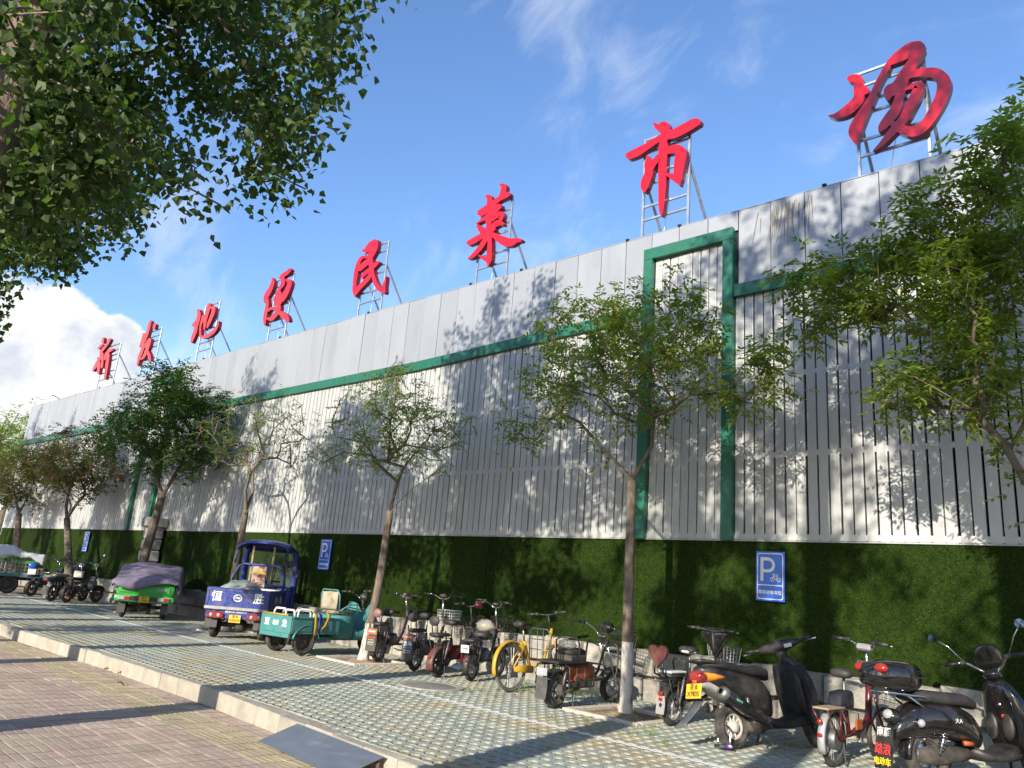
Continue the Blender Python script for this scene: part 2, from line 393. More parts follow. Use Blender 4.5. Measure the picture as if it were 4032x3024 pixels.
# kerb stones
kr = empty('kerb', (-10, kerb_y(-10), zg(-10) - .16)); tag(kr, kind='structure')
kme = []
for k in range(4):
    bb = MB(); bb.box((0, .06, -.16), (.488, .12, .34), .012)
    bb.v = [(x, y + random.uniform(-.003, .003), z + random.uniform(-.004, .004)) for x, y, z in bb.v]; kme.append(bb.mesh('kerb_stone', M_kerb))
x = -30.0; n = 0
while x < 3:
    y0, y1 = kerb_y(x), kerb_y(x + .5); a = math.atan2(y1 - y0, .5)
    o = link('kerb_stone', random.choice(kme), None, (x + .25, (y0 + y1) / 2 + random.uniform(-.004, .004), zg(x) + .004 + random.uniform(-.004, .004)), (0, SLOPE, a + random.uniform(-.01, .01))); under(o, kr)
    x += .5 * math.cos(a)

# sidewalk tiles
TS = .25
def tile_mesh(kind):
    bb = MB(); bb.box((0, 0, -.022), (.244, .244, .03), .004)
    z0, z1 = -.0036, -.0012
    def pad(u0, u1, v0, v1, c=.006):
        bb.add([(u0, v0, z0), (u1, v0, z0), (u1, v1, z0), (u0, v1, z0), (u0 + c, v0 + c, z1), (u1 - c, v0 + c, z1), (u1 - c, v1 - c, z1), (u0 + c, v1 - c, z1)],
               [(4, 5, 6, 7), (0, 1, 5, 4), (1, 2, 6, 5), (2, 3, 7, 6), (3, 0, 4, 7)])
    if kind == 'y':
        for k in range(4): pad(-.118, .118, -.117 + k * .060, -.117 + k * .060 + .046, .009)
    else:
        pad(-.119, .119, .047, .119); pad(-.119, .03, -.037, .039); pad(.038, .119, -.119, .039); pad(-.119, .03, -.119, -.045)
    return bb
TM = {'y': tile_mesh('y'), 'r': tile_mesh('r')}
TME = {'y': TM['y'].mesh('tactile_tile', M_yel), 'r': TM['r'].mesh('paving_tile', M_tile)}
K0 = Vector((-8.0, kerb_y(-8.0))); KPHI = -.05
F1 = Vector((math.cos(KPHI), math.sin(KPHI))); F2 = Vector((-math.sin(KPHI), math.cos(KPHI)))
tl = []
for i in range(-44, 26):
    for j in range(-16, 3):
        q = K0 + F1 * ((i + .5) * TS) + F2 * ((j + .5) * TS - .02)
        if q.y > kerb_y(q.x) + .05 or q.y < 1.0: continue
        gap = kerb_y(q.x) - q.y
        pp = proj((q.x, q.y, zg(q.x) - .16)); vis = pp is not None and -80 < pp[0] < 4100 and pp[1] < 3100
        tl.append((0 if vis else 1, q.length, q, 'y' if j in (-3, -2) else 'r', i, j))
tl.sort(key=lambda t: (t[0], t[1])); rest = {'y': MB(), 'r': MB()}
for n, t in enumerate(tl):
    q, k = t[2], t[3]; rot = KPHI + (PI if (t[4] + t[5]) % 2 else 0)
    if n < 300:
        link('tactile_tile' if k == 'y' else 'paving_tile', TME[k], walk, (q.x, q.y, zg(q.x) - .16 + random.uniform(-.002, .002)), (random.uniform(-.005, .005), SLOPE + random.uniform(-.005, .005), rot))
    else:
        c, s = math.cos(rot), math.sin(rot); dz = random.uniform(-.002, .002)
        rest[k].add([(q.x + x * c - y * s, q.y + x * s + y * c, zg(q.x + x * c - y * s) - .16 + z + dz) for x, y, z in TM[k].v], TM[k].f)
for k, nm, m in (('y', 'tactile_paving', M_yel), ('r', 'tile_paving', M_tile)): tag(rest[k].build(nm, m, walk), kind='stuff')

# tree pits
M_pitk = mat('pit_edge', (.47, .42, .35), .9, var=.2, scale=7, bump=.5, bscale=50, orand=.1)
M_pits = mat('pit_soil', (.36, .27, .17), .97, var=.35, scale=14, bump=1.0, bscale=40, col2=(.24, .17, .10))
pit_labels = {'t0': 'square earth tree pit with stone edging at the wall end beyond the retro scooter', 't1': 'square earth tree pit with stone edging beside the black cargo moped', 't2': 'square earth tree pit with stone edging beside the turquoise tricycle', 't3': 'square earth tree pit with stone edging beneath the blue tricycle',
              't4': 'square earth tree pit with stone edging behind the draped green tricycle', 't5': 'square earth tree pit with stone edging beside the parked motorbikes', 't6': 'square earth tree pit with stone edging beside the tarpaulin-covered tricycle'}
for k, t in TREES.items():
    e = empty('tree_pit', (t.x, t.y, zg(t.x))); e.rotation_euler = (0, SLOPE, PHI); tag(e, pit_labels[k], 'tree pit', 'tree pits along the parking strip')
    w = PIT + .06
    for (cx, cy, sx, sy) in ((0, w, 2 * w + .09, .09), (0, -w, 2 * w + .09, .09), (w, 0, .09, 2 * w - .094), (-w, 0, .09, 2 * w - .094)):
        bb = MB(); bb.box((cx, cy, -.055), (sx, sy, .17), .012); bb.build('edging', M_pitk, e)
    g = []
    for i in range(13):
        row = []
        for j in range(13):
            x, y = (i / 12 - .5) * 2 * w, (j / 12 - .5) * 2 * w; r = math.hypot(x, y)
            row.append((x, y, -.006 + .055 * math.exp(-(r / .17) ** 2) + random.uniform(-.012, .012) - .02 * (r > .3)))
        g.append(row)
    bb = MB(); bb.sheet(g); bb.build('earth', M_pits, e, smooth=True)

# grey steel kerb ramp
M_ramp = mat('ramp_steel', (.20, .225, .25), .45, .6, var=.12, scale=3, bump=.1, bscale=40, col2=(.30, .315, .33), thr=(.52, .70), stretch=(1, 4, 1))
M_rust = mat('rusty_steel', (.12, .075, .05), .8, .4, var=.3, scale=14)
tl_, tr_ = gp(1172, 2850, .012), gp(1512, 2981, .012); bl_ = gp(1018, 2918, -.15); br_ = bl_ + (tr_ - tl_)
e = empty('kerb_ramp', ((tl_ + tr_) / 2 + Vector((0, -.2, -.16)))); tag(e, 'grey painted steel plate ramp leaning against the kerb', 'ramp')
bb = MB(); up = (tr_ - tl_).cross(bl_ - tl_).normalized(); up = up if up.z > 0 else -up
q = [tl_, tr_, br_, bl_]; bb.add([p + up * .004 for p in q] + [p - up * .002 for p in q], [(0, 1, 2, 3), (7, 6, 5, 4)] + [(i, 4 + i, 4 + (i + 1) % 4, (i + 1) % 4) for i in range(4)])
under(bb.build('plate', M_ramp), e)
for k in (.02, .5, .97):
    a, c = tl_.lerp(tr_, k), bl_.lerp(br_, k); bb = MB()
    lo = Vector((a.x, a.y, zg(a.x) - .158)) + (c - a) * .08; hi = a + (c - a) * .08 - up * .03
    bb.tube([lo, hi], .016, 4); bb.tube([hi, a + (c - a) * .93 - up * .012], .014, 4)
    under(bb.build('support_leg', M_rust), e)
# ------------------------------------------------------------------ the market hall
YW = 10.46
M_slat = mat('slat_paint', (.45, .455, .44), .42, .1, var=.07, scale=2.5, bump=.06, bscale=8, orand=.06, col2=(.38, .38, .355), thr=(.52, .80), stretch=(3, 3, .5))
M_panel = mat('panel_paint', (.335, .35, .37), .40, .2, var=.05, scale=2.0, col2=(.295, .31, .325), thr=(.5, .75), orand=.05, stretch=(1, 1, .35))
M_green = mat('green_paint', (.004, .125, .075), .40, .0, var=.14, scale=2.5, coat=.08, dirt=.16, orand=.06)
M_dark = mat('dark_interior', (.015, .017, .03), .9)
M_rail = mat('rail_galv', (.50, .51, .50), .5, .4, var=.1)
M_stain = mat('stain_brown', (.20, .165, .12), .9, var=.3, scale=9)
X0, X1 = -37.6, 1.2
hall = empty('market_hall', ((X0 + X1) / 2, YW + .5, 0)); tag(hall, 'long grey market hall with vertical slat facade and green trim', 'building')
ZB, ZR = 2.315, 7.45
def beam_top(x): return 5.96 + max(0, min(1, (x + 12) / 6.9)) * .22 if x < -5.1 else 6.18
PORT = [(-6.72, -5.10), (-25.42, -23.78)]            # green portals with taller slats
def in_portal(x): return any(a - .02 < x < c + .02 for a, c in PORT)
def hbox(name, m, x0, x1, y0, y1, z0, z1, ch=.004):
    bb = MB(); bb.box(((x0 + x1) / 2, (y0 + y1) / 2, (z0 + z1) / 2), (x1 - x0, y1 - y0, z1 - z0), ch); return under(bb.build(name, m), hall)
def slat_mesh(h):
    bb = MB(); w = .0622      # folded sheet: flat face with returned edges
    prof = [(-w - .004, .03), (-w, .002), (-w + .006, 0), (w - .006, 0), (w, .002), (w + .004, .03)]
    for i in range(len(prof) - 1):
        (a, c), (d, e_) = prof[i], prof[i + 1]; bb.add([(a, c, 0), (d, e_, 0), (d, e_, h), (a, c, h)], [(0, 1, 2, 3)])
    bb.add([(-w, .004, 0), (w, .004, 0), (w, .03, 0), (-w, .03, 0)], [(3, 2, 1, 0)])
    return bb.mesh('slat', M_slat)
cache = {}
segs = [(X0, PORT[1][0]), (PORT[1][0] + .17, PORT[1][1] - .17), (PORT[1][1], PORT[0][0]), (PORT[0][0] + .17, PORT[0][1] - .17), (PORT[0][1], X1)]
for s0, s1 in segs:
    n = max(1, round((s1 - s0) / .1495)); pt_ = (s1 - s0) / n
    for i in range(n):
        x = s0 + (i + .5) * pt_
        top = 6.98 if in_portal(x) else beam_top(x) - .195 + .02
        h = round(top - ZB, 2)
        if h not in cache: cache[h] = slat_mesh(h)
        o = link('slat', cache[h], None, (x + random.uniform(-.004, .004), YW + random.uniform(-.003, .003), ZB), (random.uniform(-.0008, .0008), random.uniform(-.0008, .0008), random.uniform(-.035, .035))); under(o, hall)
for zr in (2.36, 3.50, 4.66):
    for xa, xb in ((X0, -25.3), (-25.3, -6.72), (-6.72, X1)):
        hbox('rail', M_rail, xa, xb - .003, YW + .006, YW + .075, zr - .04, zr + .04)
hbox('dark_void_sheet', M_dark, X0 + .02, X1, YW + .35, YW + .40, 1.9, 7.3)  # near-black sheet stands in for the unlit space behind the slats
hbox('flashing', M_slat, X0, X1, YW - .012, YW + .09, ZB - .022, ZB - .004)
# green beam, pieces between the portals
def beam(xa, xb):
    bb = MB(); n = max(1, int((xb - xa) / 1.0)); xs = [xa + (xb - xa) * i / n for i in range(n + 1)]
    secs = [[(x, YW - .07, beam_top(x) - .2), (x, YW - .07, beam_top(x)), (x, YW + .06, beam_top(x)), (x, YW + .06, beam_top(x) - .2)] for x in xs]
    bb.loft(secs); under(bb.build('green_beam', M_green, bevel=.004), hall)
def beams(xa, xb):
    n = max(1, round((xb - xa) / 3.05))
    for i in range(n): beam(xa + (xb - xa) * i / n + .003, xa + (xb - xa) * (i + 1) / n - .003)
beams(X0 - .02, PORT[1][0] - .002); beams(PORT[1][1] + .002, PORT[0][0] - .002); beams(PORT[0][1] + .002, X1)
for a, c in PORT:
    for p in (a, c - .17): hbox('green_post', M_green, p, p + .17, YW - .10, YW + .08, ZB - .02, 6.95)
    hbox('green_lintel', M_green, a, c, YW - .10, YW + .08, 6.953, 7.15)
# panels
pw = .525; x = X0; k = 0
pmes = {}
while x < X1:
    zb = beam_top(x + pw / 2) - .01
    port = [p for p in PORT if p[0] - .01 < x + pw * .5 < p[1] + .01]
    if port: zb = 7.12
    h = round(ZR - zb, 2)
    if h not in pmes:
        bb = MB(); bb.box((pw / 2, 0, h / 2), (pw - .012, .03, h), .003); pmes[h] = bb.mesh('panel', M_panel)
    o = link('panel', pmes[h], None, (x, YW + .012 + random.uniform(-.004, .004), ZR - h), (random.uniform(-.004, .004), 0, random.uniform(-.004, .004))); under(o, hall)
    x += pw; k += 1
# panels beside the portal are cut around it
hbox('panel_backing', M_dark, X0 + .01, X1, YW + .035, YW + .05, 5.75, 7.42)
hbox('coping', M_panel, X0 - .004, X1, YW - .006, YW + .16, ZR + .001, ZR + .018)
hbox('roof', M_rail, X0, X1, YW + .16, YW + 16, 7.0, 7.12)
hbox('end_wall', M_panel, X0 - .03, X0, YW + .0, YW + 16, 2.0, 7.40)
# rain stain on two of the panels beside the portal
bb = MB()
for k in range(38):
    x = -4.25 + random.gauss(0, .22); zt = 7.40 - abs(random.gauss(0, .1)); l = random.uniform(.15, .95); w = random.uniform(.003, .012)
    sl_ = random.uniform(-.35, .05); bb.add([(x - w, YW - .0075, zt), (x + w, YW - .0075, zt), (x + sl_ * l * .6, YW - .0075, zt - l)], [(0, 2, 1)])
for v in range(len(bb.v)): bb.v[v] = (bb.v[v][0], YW - .0085 - v * .00002, bb.v[v][2])
under(bb.build('rain_stain', M_stain), hall)
# little roof clips
for x in (-30.3, -22.4, -18.2, -14.4, -11.0, -9.6, -7.13, -6.1, -3.7):
    bb = MB(); bb.box((x, YW, ZR + .03), (.06, .05, .04), .006); under(bb.build('roof_clip', M_dark), hall)

# ------------------------------------------------------------------ low turf wall on a stone footing
M_turf = mat('turf_mat', (.024, .045, .006), .95, var=.45, scale=34, bump=1.0, bscale=160, world=True, col2=(.014, .030, .005), thr=(.42, .6), spec=.1, orand=.28)
M_blade = mat('turf_blade', (.072, .120, .014), .8, var=.35, scale=25, world=True, spec=.15, transl=(.35, .45, .2))
M_stone = mat('footing_stone', (.34, .315, .265), .9, var=.25, scale=5, bump=.8, bscale=26, col2=(.30, .275, .235), thr=(.45, .65), orand=.16)
M_mort = mat('mortar', (.24, .22, .19), .95, var=.2, bump=.6)
low = empty('low_wall', (-20, YW + .1, 0)); tag(low, 'low wall clad in green artificial turf above a rough stone footing', 'wall')
g = []
xs = [X0 - 8 + i * .35 for i in range(int((X1 - X0 + 8) / .35) + 1)]
zs = [.55 + i * .147 for i in range(13)]
rr = [[random.uniform(-.008, .008) for _ in xs] for _ in zs]
def turf_y(x, z): return YW + .018 + .010 * math.sin(x * 2.1) * math.sin(z * 3 + x)
for k in range(0, len(xs) - 1, 6):
    sub = list(range(k, min(k + 7, len(xs)))); dy = random.uniform(-.004, .004); dz = random.uniform(-.012, .004)
    bb = MB(); bb.sheet([[(xs[i], turf_y(xs[i], z) + rr[j][i] + dy, min(z, 2.30) + (dz if z > 2.2 else 0)) for i in sub] for j, z in enumerate(zs)])
    under(bb.build('turf_strip', M_turf, smooth=True), low)
bb = MB(); rng = random.Random(3)
for k in range(80000):
    x = 1.0 - 22 * (rng.random() ** 1.5); z = rng.uniform(.66, 2.30); y = turf_y(x, z) - .004; l = rng.uniform(.010, .018)
    dx, dz = rng.gauss(0, .005), rng.gauss(-.006, .005); w = .0028
    bb.add([(x - w, y, z), (x + w, y, z), (x + dx, y - l, z + dz)], [(0, 1, 2)])
tag(under(bb.build('turf_pile', M_blade), low), kind='stuff')
hb = MB(); hb.box((-22, YW + .19, 1.15), (X1 - X0 + 12, .3, 2.3)); under(hb.build('core', M_mort), low)
smes = []
for k in range(8):
    bb = MB(); bb.box((0, 0, 0), (1, .16, 1), .03)
    bb.v = [(x + random.uniform(-.02, .02), y + random.uniform(-.018, .018), z + random.uniform(-.03, .03)) for x, y, z in bb.v]; smes.append(bb.mesh('footing_stone', M_stone))
for row, (za, zb_) in enumerate(((-.08, .31), (.325, .70))):
    x = -30.0
    while x < .8:
        w = random.uniform(.30, .62); hz = zb_ - za
        zt = random.uniform(-.025, .025) if row else random.uniform(-.02, .0)
        o = link('footing_stone', random.choice(smes), None, (x + w / 2, YW - .075 + random.uniform(-.012, .012), (za + zb_ + zt) / 2 + zg(x) * .6), (0, random.uniform(-.02, .02), random.uniform(-.03, .03)), (w - .014, 1, hz - .016 + zt)); under(o, low)
        x += w
bb = MB(); bb.box((-15, YW + .0, .27), (33, .06, .8)); under(bb.build('mortar_bed', M_mort), low)
for x in (-1.95, -6.7, -12.4, -19.5):
    bb = MB(); bb.tube([(x, turf_y(x, z) - .008, z) for z in (.72, 1.2, 1.7, 2.28)], .004, 4); under(bb.build('turf_seam', M_turf), low)

# stone pier
pp_ = at_y(620, 2066, YW - .2); px_ = pp_.x
pier = empty('stone_pier', (px_, YW - .28, zg(px_))); tag(pier, 'grey stone block pier with wider cap against the turf wall', 'pier')
M_pier = mat('pier_stone', (.40, .385, .35), .9, var=.22, scale=6, bump=.8, bscale=30, orand=.15)
for k in range(7):
    bb = MB(); bb.box((random.uniform(-.01, .01), 0, .16 + k * .318), (.42 + random.uniform(-.03, .02), .42, .305), .03); bb.v = [(x + random.uniform(-.015, .015), y + random.uniform(-.015, .015), z) for x, y, z in bb.v]; bb.build('block', M_pier, pier)
bb = MB(); bb.box((0, 0, 2.38), (.60, .54, .27), .035); bb.build('cap', M_pier, pier)

# ------------------------------------------------------------------ blue parking signs
M_sblue = mat('sign_blue', (.006, .13, .66), .3, var=.04, coat=.2)
M_swht = mat('sign_white', (.82, .83, .84), .4, var=.04)
def bike_icon(bb, ox, oz, s, y):
    f = lambda u, v, t: (ox + u * s, t, oz + v * s)
    for cx in (-.5, .5):
        ring = [(cx + .34 * math.cos(a * PI / 10), .34 * math.sin(a * PI / 10)) for a in range(20)]
        ri = [(cx + .24 * math.cos(a * PI / 10), .24 * math.sin(a * PI / 10)) for a in range(20)]
        bb.add([f(u, v, y) for u, v in ring + ri], [(i, (i + 1) % 20, 20 + (i + 1) % 20, 20 + i) for i in range(20)])
    def bar(a, c, w, yy):
        d = Vector((c[0] - a[0], c[1] - a[1])).normalized() * w; nx, nz = -d.y, d.x
        bb.add([f(a[0] + nx, a[1] + nz, yy), f(c[0] + nx, c[1] + nz, yy), f(c[0] - nx, c[1] - nz, yy), f(a[0] - nx, a[1] - nz, yy)], [(0, 1, 2, 3)])
    for i, (a, c) in enumerate((((-.5, 0), (-.25, .78)), ((-.42, .78), (-.05, .84)), ((-.28, .55), (.28, .55)), ((-.28, .5), (.12, -.12)), ((.12, -.12), (.33, .72)), ((.18, .74), (.5, .74)), ((.33, .52), (.5, 0)), ((.12, -.1), (.5, 0)))):
        bar(a, c, .055, y - .0006 * (i + 1))
def parking_sign(px, py, label):
    c = at_y(px, py, YW - .045)
    e = empty('parking_sign', (c.x, YW - .045, c.z - .33)); tag(e, label, 'sign', 'bicycle parking signs on the turf wall')
    e.rotation_euler = (0, random.uniform(-.006, .012), 0)
    bb = MB(); bb.box((0, 0, .33), (.405, .012, .655), .003); bb.build('plate', M_sblue, e)
    bb = MB(); y = -.0085
    def rr(w, h, r): return [(sx * (w - r) + r * math.cos(a), sz * (h - r) + r * math.sin(a)) for sx, sz, a0 in ((1, 1, 0), (-1, 1, PI / 2), (-1, -1, PI), (1, -1, 1.5 * PI)) for a in [a0 + k * PI / 8 for k in range(5)]]
    o1, o2 = rr(.182, .305, .03), rr(.170, .293, .022); n = len(o1)
    bb.add([(u, y, .33 + v) for u, v in o1 + o2], [(i, (i + 1) % n, n + (i + 1) % n, n + i) for i in range(n)])
    bb.add([(-.169, y, .205), (.169, y, .205), (.169, y, .218), (-.169, y, .218)], [(0, 1, 2, 3)]); bb.build('border', M_swht, e)
    bb = MB(); bike_icon(bb, .075, .29, .085, y); bb.build('bicycle_symbol', M_swht, e)
    # letter P
    bb = MB(); R_ = [(-.135, .265), (-.135, .575), (-.02, .575)]; n = 12
    ou = [(-.135, .265), (-.135, .578)] + [(-.04 + .098 * math.sin(k * PI / n), .48 + .098 * math.cos(k * PI / n)) for k in range(n + 1)] + [(-.092, .382), (-.092, .265)]
    stem = [(-.135, .265), (-.092, .265), (-.092, .578), (-.135, .578)]; bb.add([(u, y, v) for u, v in stem], [(0, 1, 2, 3)])
    oo = [(-.092, .578)] + [(-.03 + .1 * math.sin(k * PI / n), .478 + .1 * math.cos(k * PI / n)) for k in range(n + 1)] + [(-.092, .378)]
    ii = [(-.092, .537)] + [(-.03 + .059 * math.sin(k * PI / n), .478 + .059 * math.cos(k * PI / n)) for k in range(n + 1)] + [(-.092, .419)]
    q = len(oo); bb.add([(u, y, v) for u, v in oo + ii], [(i, i + 1, q + i + 1, q + i) for i in range(q - 1)]); bb.build('letter_p', M_swht, e)
    text('非机动车车位', .056, M_swht, e, (0, y + .001, .115), (PI / 2, 0, 0), bold=.0016, sx=.97)
    for z in (.012, .648):
        bb = MB(); bb.ell((0, -.007, z), (.006, .003, .006), 8, 4); bb.build('screw', M_rail, e)
parking_sign(3032, 2269, 'blue bicycle parking sign on the turf above the black sport scooter')
parking_sign(1280, 2183, 'blue bicycle parking sign on the turf behind the turquoise tricycle')
parking_sign(338, 2132, 'blue bicycle parking sign on the turf left of the stone pier')

# ------------------------------------------------------------------ rooftop characters
M_red = mat('red_acrylic', (.46, .004, .011), .2, var=.07, scale=2.2, coat=.35, bump=.06, bscale=5)
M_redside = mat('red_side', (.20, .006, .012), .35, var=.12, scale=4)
M_galv = mat('galvanised', (.42, .45, .47), .38, .75, var=.15, scale=8)
def ribbon(pts, k=5):
    P = [Vector((a, c, w)) for a, c, w in pts]; C = catmull(P, k); Lf, Rt = [], []
    for i, p in enumerate(C):
        t = (C[min(i + 1, len(C) - 1)] - C[max(i - 1, 0)]); t = Vector((t.x, t.y)); t = t.normalized() if t.length > 1e-6 else Vector((1, 0))
        nrm = Vector((-t.y, t.x)); w = max(p.z * .87, 6) / 2; q = Vector((p.x, p.y)); Lf.append(q + nrm * w); Rt.append(q - nrm * w)
    def cap(p, t, w): a0 = math.atan2(t.y, t.x); return [Vector((p.x, p.y)) + Vector((math.cos(a0 + s), math.sin(a0 + s))) * w for s in (-PI / 3, 0, PI / 3)]
    t1 = Vector(((C[-1] - C[-2]).x, (C[-1] - C[-2]).y)).normalized(); t0 = Vector(((C[0] - C[1]).x, (C[0] - C[1]).y)).normalized()
    return Rt + cap(C[-1], t1, max(C[-1].z, 6) / 2 * .8) + Lf[::-1] + cap(C[0], t0, max(C[0].z, 6) / 2 * .8)
YL = YW + .0
CH = [
 ('场', 3200, 50, 2.370, [[(345, 615, 70), (420, 620, 100), (430, 720, 115), (425, 810, 115), (330, 905, 110), (220, 960, 60), (150, 960, 14)], [(430, 690, 90), (495, 730, 85)],
   [(705, 490, 60), (620, 640, 62), (540, 820, 78), (460, 960, 115), (395, 1100, 140), (398, 1180, 80), (415, 1228, 16)], [(715, 470, 60), (800, 415, 115), (920, 345, 150), (1000, 312, 115)],
   [(1012, 340, 92), (940, 460, 112), (860, 590, 130), (790, 690, 122), (720, 740, 135), (702, 800, 60)], [(860, 610, 100), (820, 760, 95), (780, 900, 112), (720, 985, 112), (650, 1070, 82), (625, 1115, 20)],
   [(880, 605, 50), (960, 570, 82), (1060, 562, 95), (1160, 575, 120), (1225, 650, 155), (1210, 770, 135), (1150, 900, 122), (1060, 1040, 112), (960, 1110, 112), (850, 1100, 100), (760, 1050, 70), (720, 1000, 50)],
   [(835, 740, 14), (920, 695, 50), (1005, 680, 85), (980, 745, 112), (920, 870, 112), (850, 1000, 98), (740, 1120, 80), (650, 1225, 52), (570, 1295, 14)]]),
 ('市', 2400, 400, 3.0156, [[(530, 255, 26), (575, 300, 90), (650, 300, 150), (655, 400, 110), (642, 455, 95)], [(225, 645, 95), (330, 598, 112), (450, 528, 88), (570, 450, 82), (660, 415, 95), (770, 378, 122), (900, 312, 128), (1000, 255, 120), (1050, 240, 95)],
   [(642, 495, 110), (640, 560, 135), (632, 700, 112), (628, 900, 112), (622, 1080, 96), (615, 1250, 72), (615, 1352, 20)], [(455, 655, 40), (470, 740, 122), (468, 850, 112), (430, 950, 120), (415, 1020, 100), (415, 1065, 40)], [(590, 655, 80), (530, 730, 80), (480, 810, 90)],
   [(690, 590, 90), (780, 565, 115), (850, 600, 150), (838, 710, 150), (822, 830, 132), (815, 930, 105), (832, 990, 20)], [(690, 870, 40), (760, 898, 90), (820, 940, 70)]]),
 ('菜', 1800, 680, 3.77, [[(645, 180, 50), (690, 200, 90), (680, 270, 88), (655, 350, 85)], [(438, 345, 50), (478, 370, 92), (478, 440, 84), (470, 490, 84)], [(345, 600, 120), (430, 545, 120), (520, 470, 92), (620, 392, 84), (720, 332, 100), (765, 318, 70)],
   [(290, 755, 16), (400, 685, 62), (500, 605, 84), (580, 532, 112), (630, 500, 95)], [(495, 705, 80), (560, 655, 95), (620, 622, 92), (662, 622, 95), (650, 690, 70)], [(540, 790, 90), (620, 745, 100), (680, 760, 60)], [(310, 790, 40), (350, 830, 92), (400, 895, 112)], [(450, 690, 70), (480, 780, 92), (470, 890, 112)],
   [(180, 1050, 84), (260, 1010, 100), (360, 950, 92), (450, 890, 92), (545, 835, 92)], [(465, 920, 92), (400, 1050, 84), (320, 1160, 80), (230, 1250, 60), (172, 1280, 18)], [(497, 960, 70), (497, 1080, 76), (490, 1200, 86), (482, 1300, 95), (475, 1380, 30)], [(330, 1235, 16), (400, 1270, 62), (470, 1310, 80)],
   [(510, 905, 60), (600, 960, 112), (700, 1020, 150), (800, 1042, 142), (900, 1012, 82), (960, 1010, 50)]]),
 ('民', 1340, 900, 4.608, [[(392, 400, 26), (470, 390, 105), (560, 290, 132), (640, 232, 105)], [(655, 240, 80), (622, 350, 122), (570, 450, 132), (535, 525, 112)], [(480, 515, 60), (400, 522, 62), (342, 600, 72), (302, 720, 82), (278, 850, 84), (260, 1000, 72), (260, 1120, 92), (270, 1232, 30)],
   [(268, 1180, 84), (340, 1080, 92), (430, 990, 92), (510, 900, 90), (545, 840, 70), (528, 805, 50)], [(350, 740, 96), (420, 672, 112), (500, 602, 112), (560, 560, 95)], [(402, 880, 66), (460, 812, 82), (540, 752, 90), (620, 672, 90), (692, 612, 60)], [(548, 565, 105), (572, 700, 92), (600, 850, 72), (640, 980, 82), (700, 1080, 92), (770, 1140, 80), (800, 1155, 60)], [(802, 1160, 66), (802, 1050, 60), (825, 950, 36), (838, 870, 14)]]),
 ('便', 1000, 1020, 4.88, [[(342, 360, 20), (362, 430, 72), (320, 560, 92), (250, 680, 112), (210, 770, 72), (205, 830, 30)], [(250, 740, 60), (255, 870, 66), (230, 1000, 72), (205, 1150, 72), (205, 1260, 40)], [(692, 202, 70), (640, 260, 84), (560, 312, 90), (500, 362, 50)], [(560, 370, 80), (555, 480, 92), (500, 570, 60), (440, 700, 72), (412, 800, 72), (430, 870, 60)],
   [(490, 640, 100), (480, 720, 150), (480, 830, 150)], [(640, 405, 70), (692, 450, 95), (662, 560, 102), (600, 690, 122), (530, 785, 122)], [(490, 880, 70), (480, 960, 92), (430, 1060, 92), (340, 1150, 90), (258, 1145, 40)], [(262, 1010, 48), (340, 952, 60), (430, 962, 72)], [(460, 1000, 60), (540, 1052, 112), (620, 1122, 132), (662, 1180, 80)]]),
 ('地', 720, 1160, 6.38, [[(385, 392, 82), (402, 500, 102), (372, 650, 112), (330, 800, 102), (310, 920, 102), (252, 1060, 100), (215, 1190, 60)], [(218, 775, 20), (280, 742, 84), (352, 662, 84)], [(520, 545, 90), (490, 645, 82), (450, 760, 52), (438, 900, 52), (438, 1020, 60)], [(440, 1040, 72), (500, 1065, 82), (620, 1042, 92), (740, 962, 100), (830, 862, 82), (880, 762, 52), (905, 672, 18)],
   [(665, 252, 100), (640, 400, 92), (590, 560, 92), (560, 700, 82), (545, 880, 40)], [(705, 340, 50), (772, 335, 112), (770, 440, 102), (712, 600, 92), (652, 740, 84), (622, 830, 40)]]),
 ('发', 520, 1230, 6.636, [[(478, 232, 70), (452, 320, 84), (412, 480, 84), (372, 600, 92), (312, 780, 70)], [(300, 560, 62), (310, 640, 110), (262, 780, 96), (210, 890, 62)], [(592, 322, 84), (570, 410, 70)], [(340, 905, 80), (402, 790, 84), (470, 705, 92)], [(472, 720, 84), (442, 850, 84), (382, 1000, 92), (312, 1160, 82), (245, 1220, 62)], [(305, 780, 70), (290, 920, 90), (242, 1070, 90), (190, 1200, 80), (150, 1375, 50)], [(402, 1010, 84), (452, 1120, 90), (482, 1255, 60)]]),
 ('新', 350, 1300, 6.917, [[(390, 220, 66), (372, 330, 70)], [(262, 500, 66), (352, 400, 72)], [(562, 255, 84), (502, 380, 70), (402, 500, 84), (322, 600, 70)], [(352, 640, 120), (332, 750, 112), (240, 770, 60)], [(112, 1100, 60), (200, 960, 100), (272, 830, 100)], [(282, 900, 100), (272, 1050, 92), (262, 1180, 60)], [(382, 700, 72), (372, 900, 72), (362, 1010, 70)], [(642, 530, 84), (562, 570, 92), (482, 650, 70), (442, 800, 60)], [(542, 660, 92), (512, 900, 90), (482, 1100, 82), (452, 1320, 60)]]),
]
order = '新发地便民菜市场'
names = {'场': 'last in the row, beside the right-hand street tree', '市': 'standing above the green portal', '菜': 'third from the right end of the row', '民': 'fourth from the right end of the row', '便': 'fourth from the left end of the row', '地': 'third from the left end of the row', '发': 'second from the left end of the row', '新': 'first of the row at the far end'}
posts = {'场': ((3382, 692), (3660, 615), 270), '市': ((2522, 938), (2703, 888), 520), '菜': ((1865, 1125), (1985, 1092), 775), '民': ((1400, 1250), (1490, 1225), 947), '便': ((1045, 1346), (1112, 1328), 1080), '地': ((765, 1415), (822, 1400), 1188), '发': ((545, 1468), (600, 1450), 1293), '新': ((375, 1525), (437, 1510), 1345)}
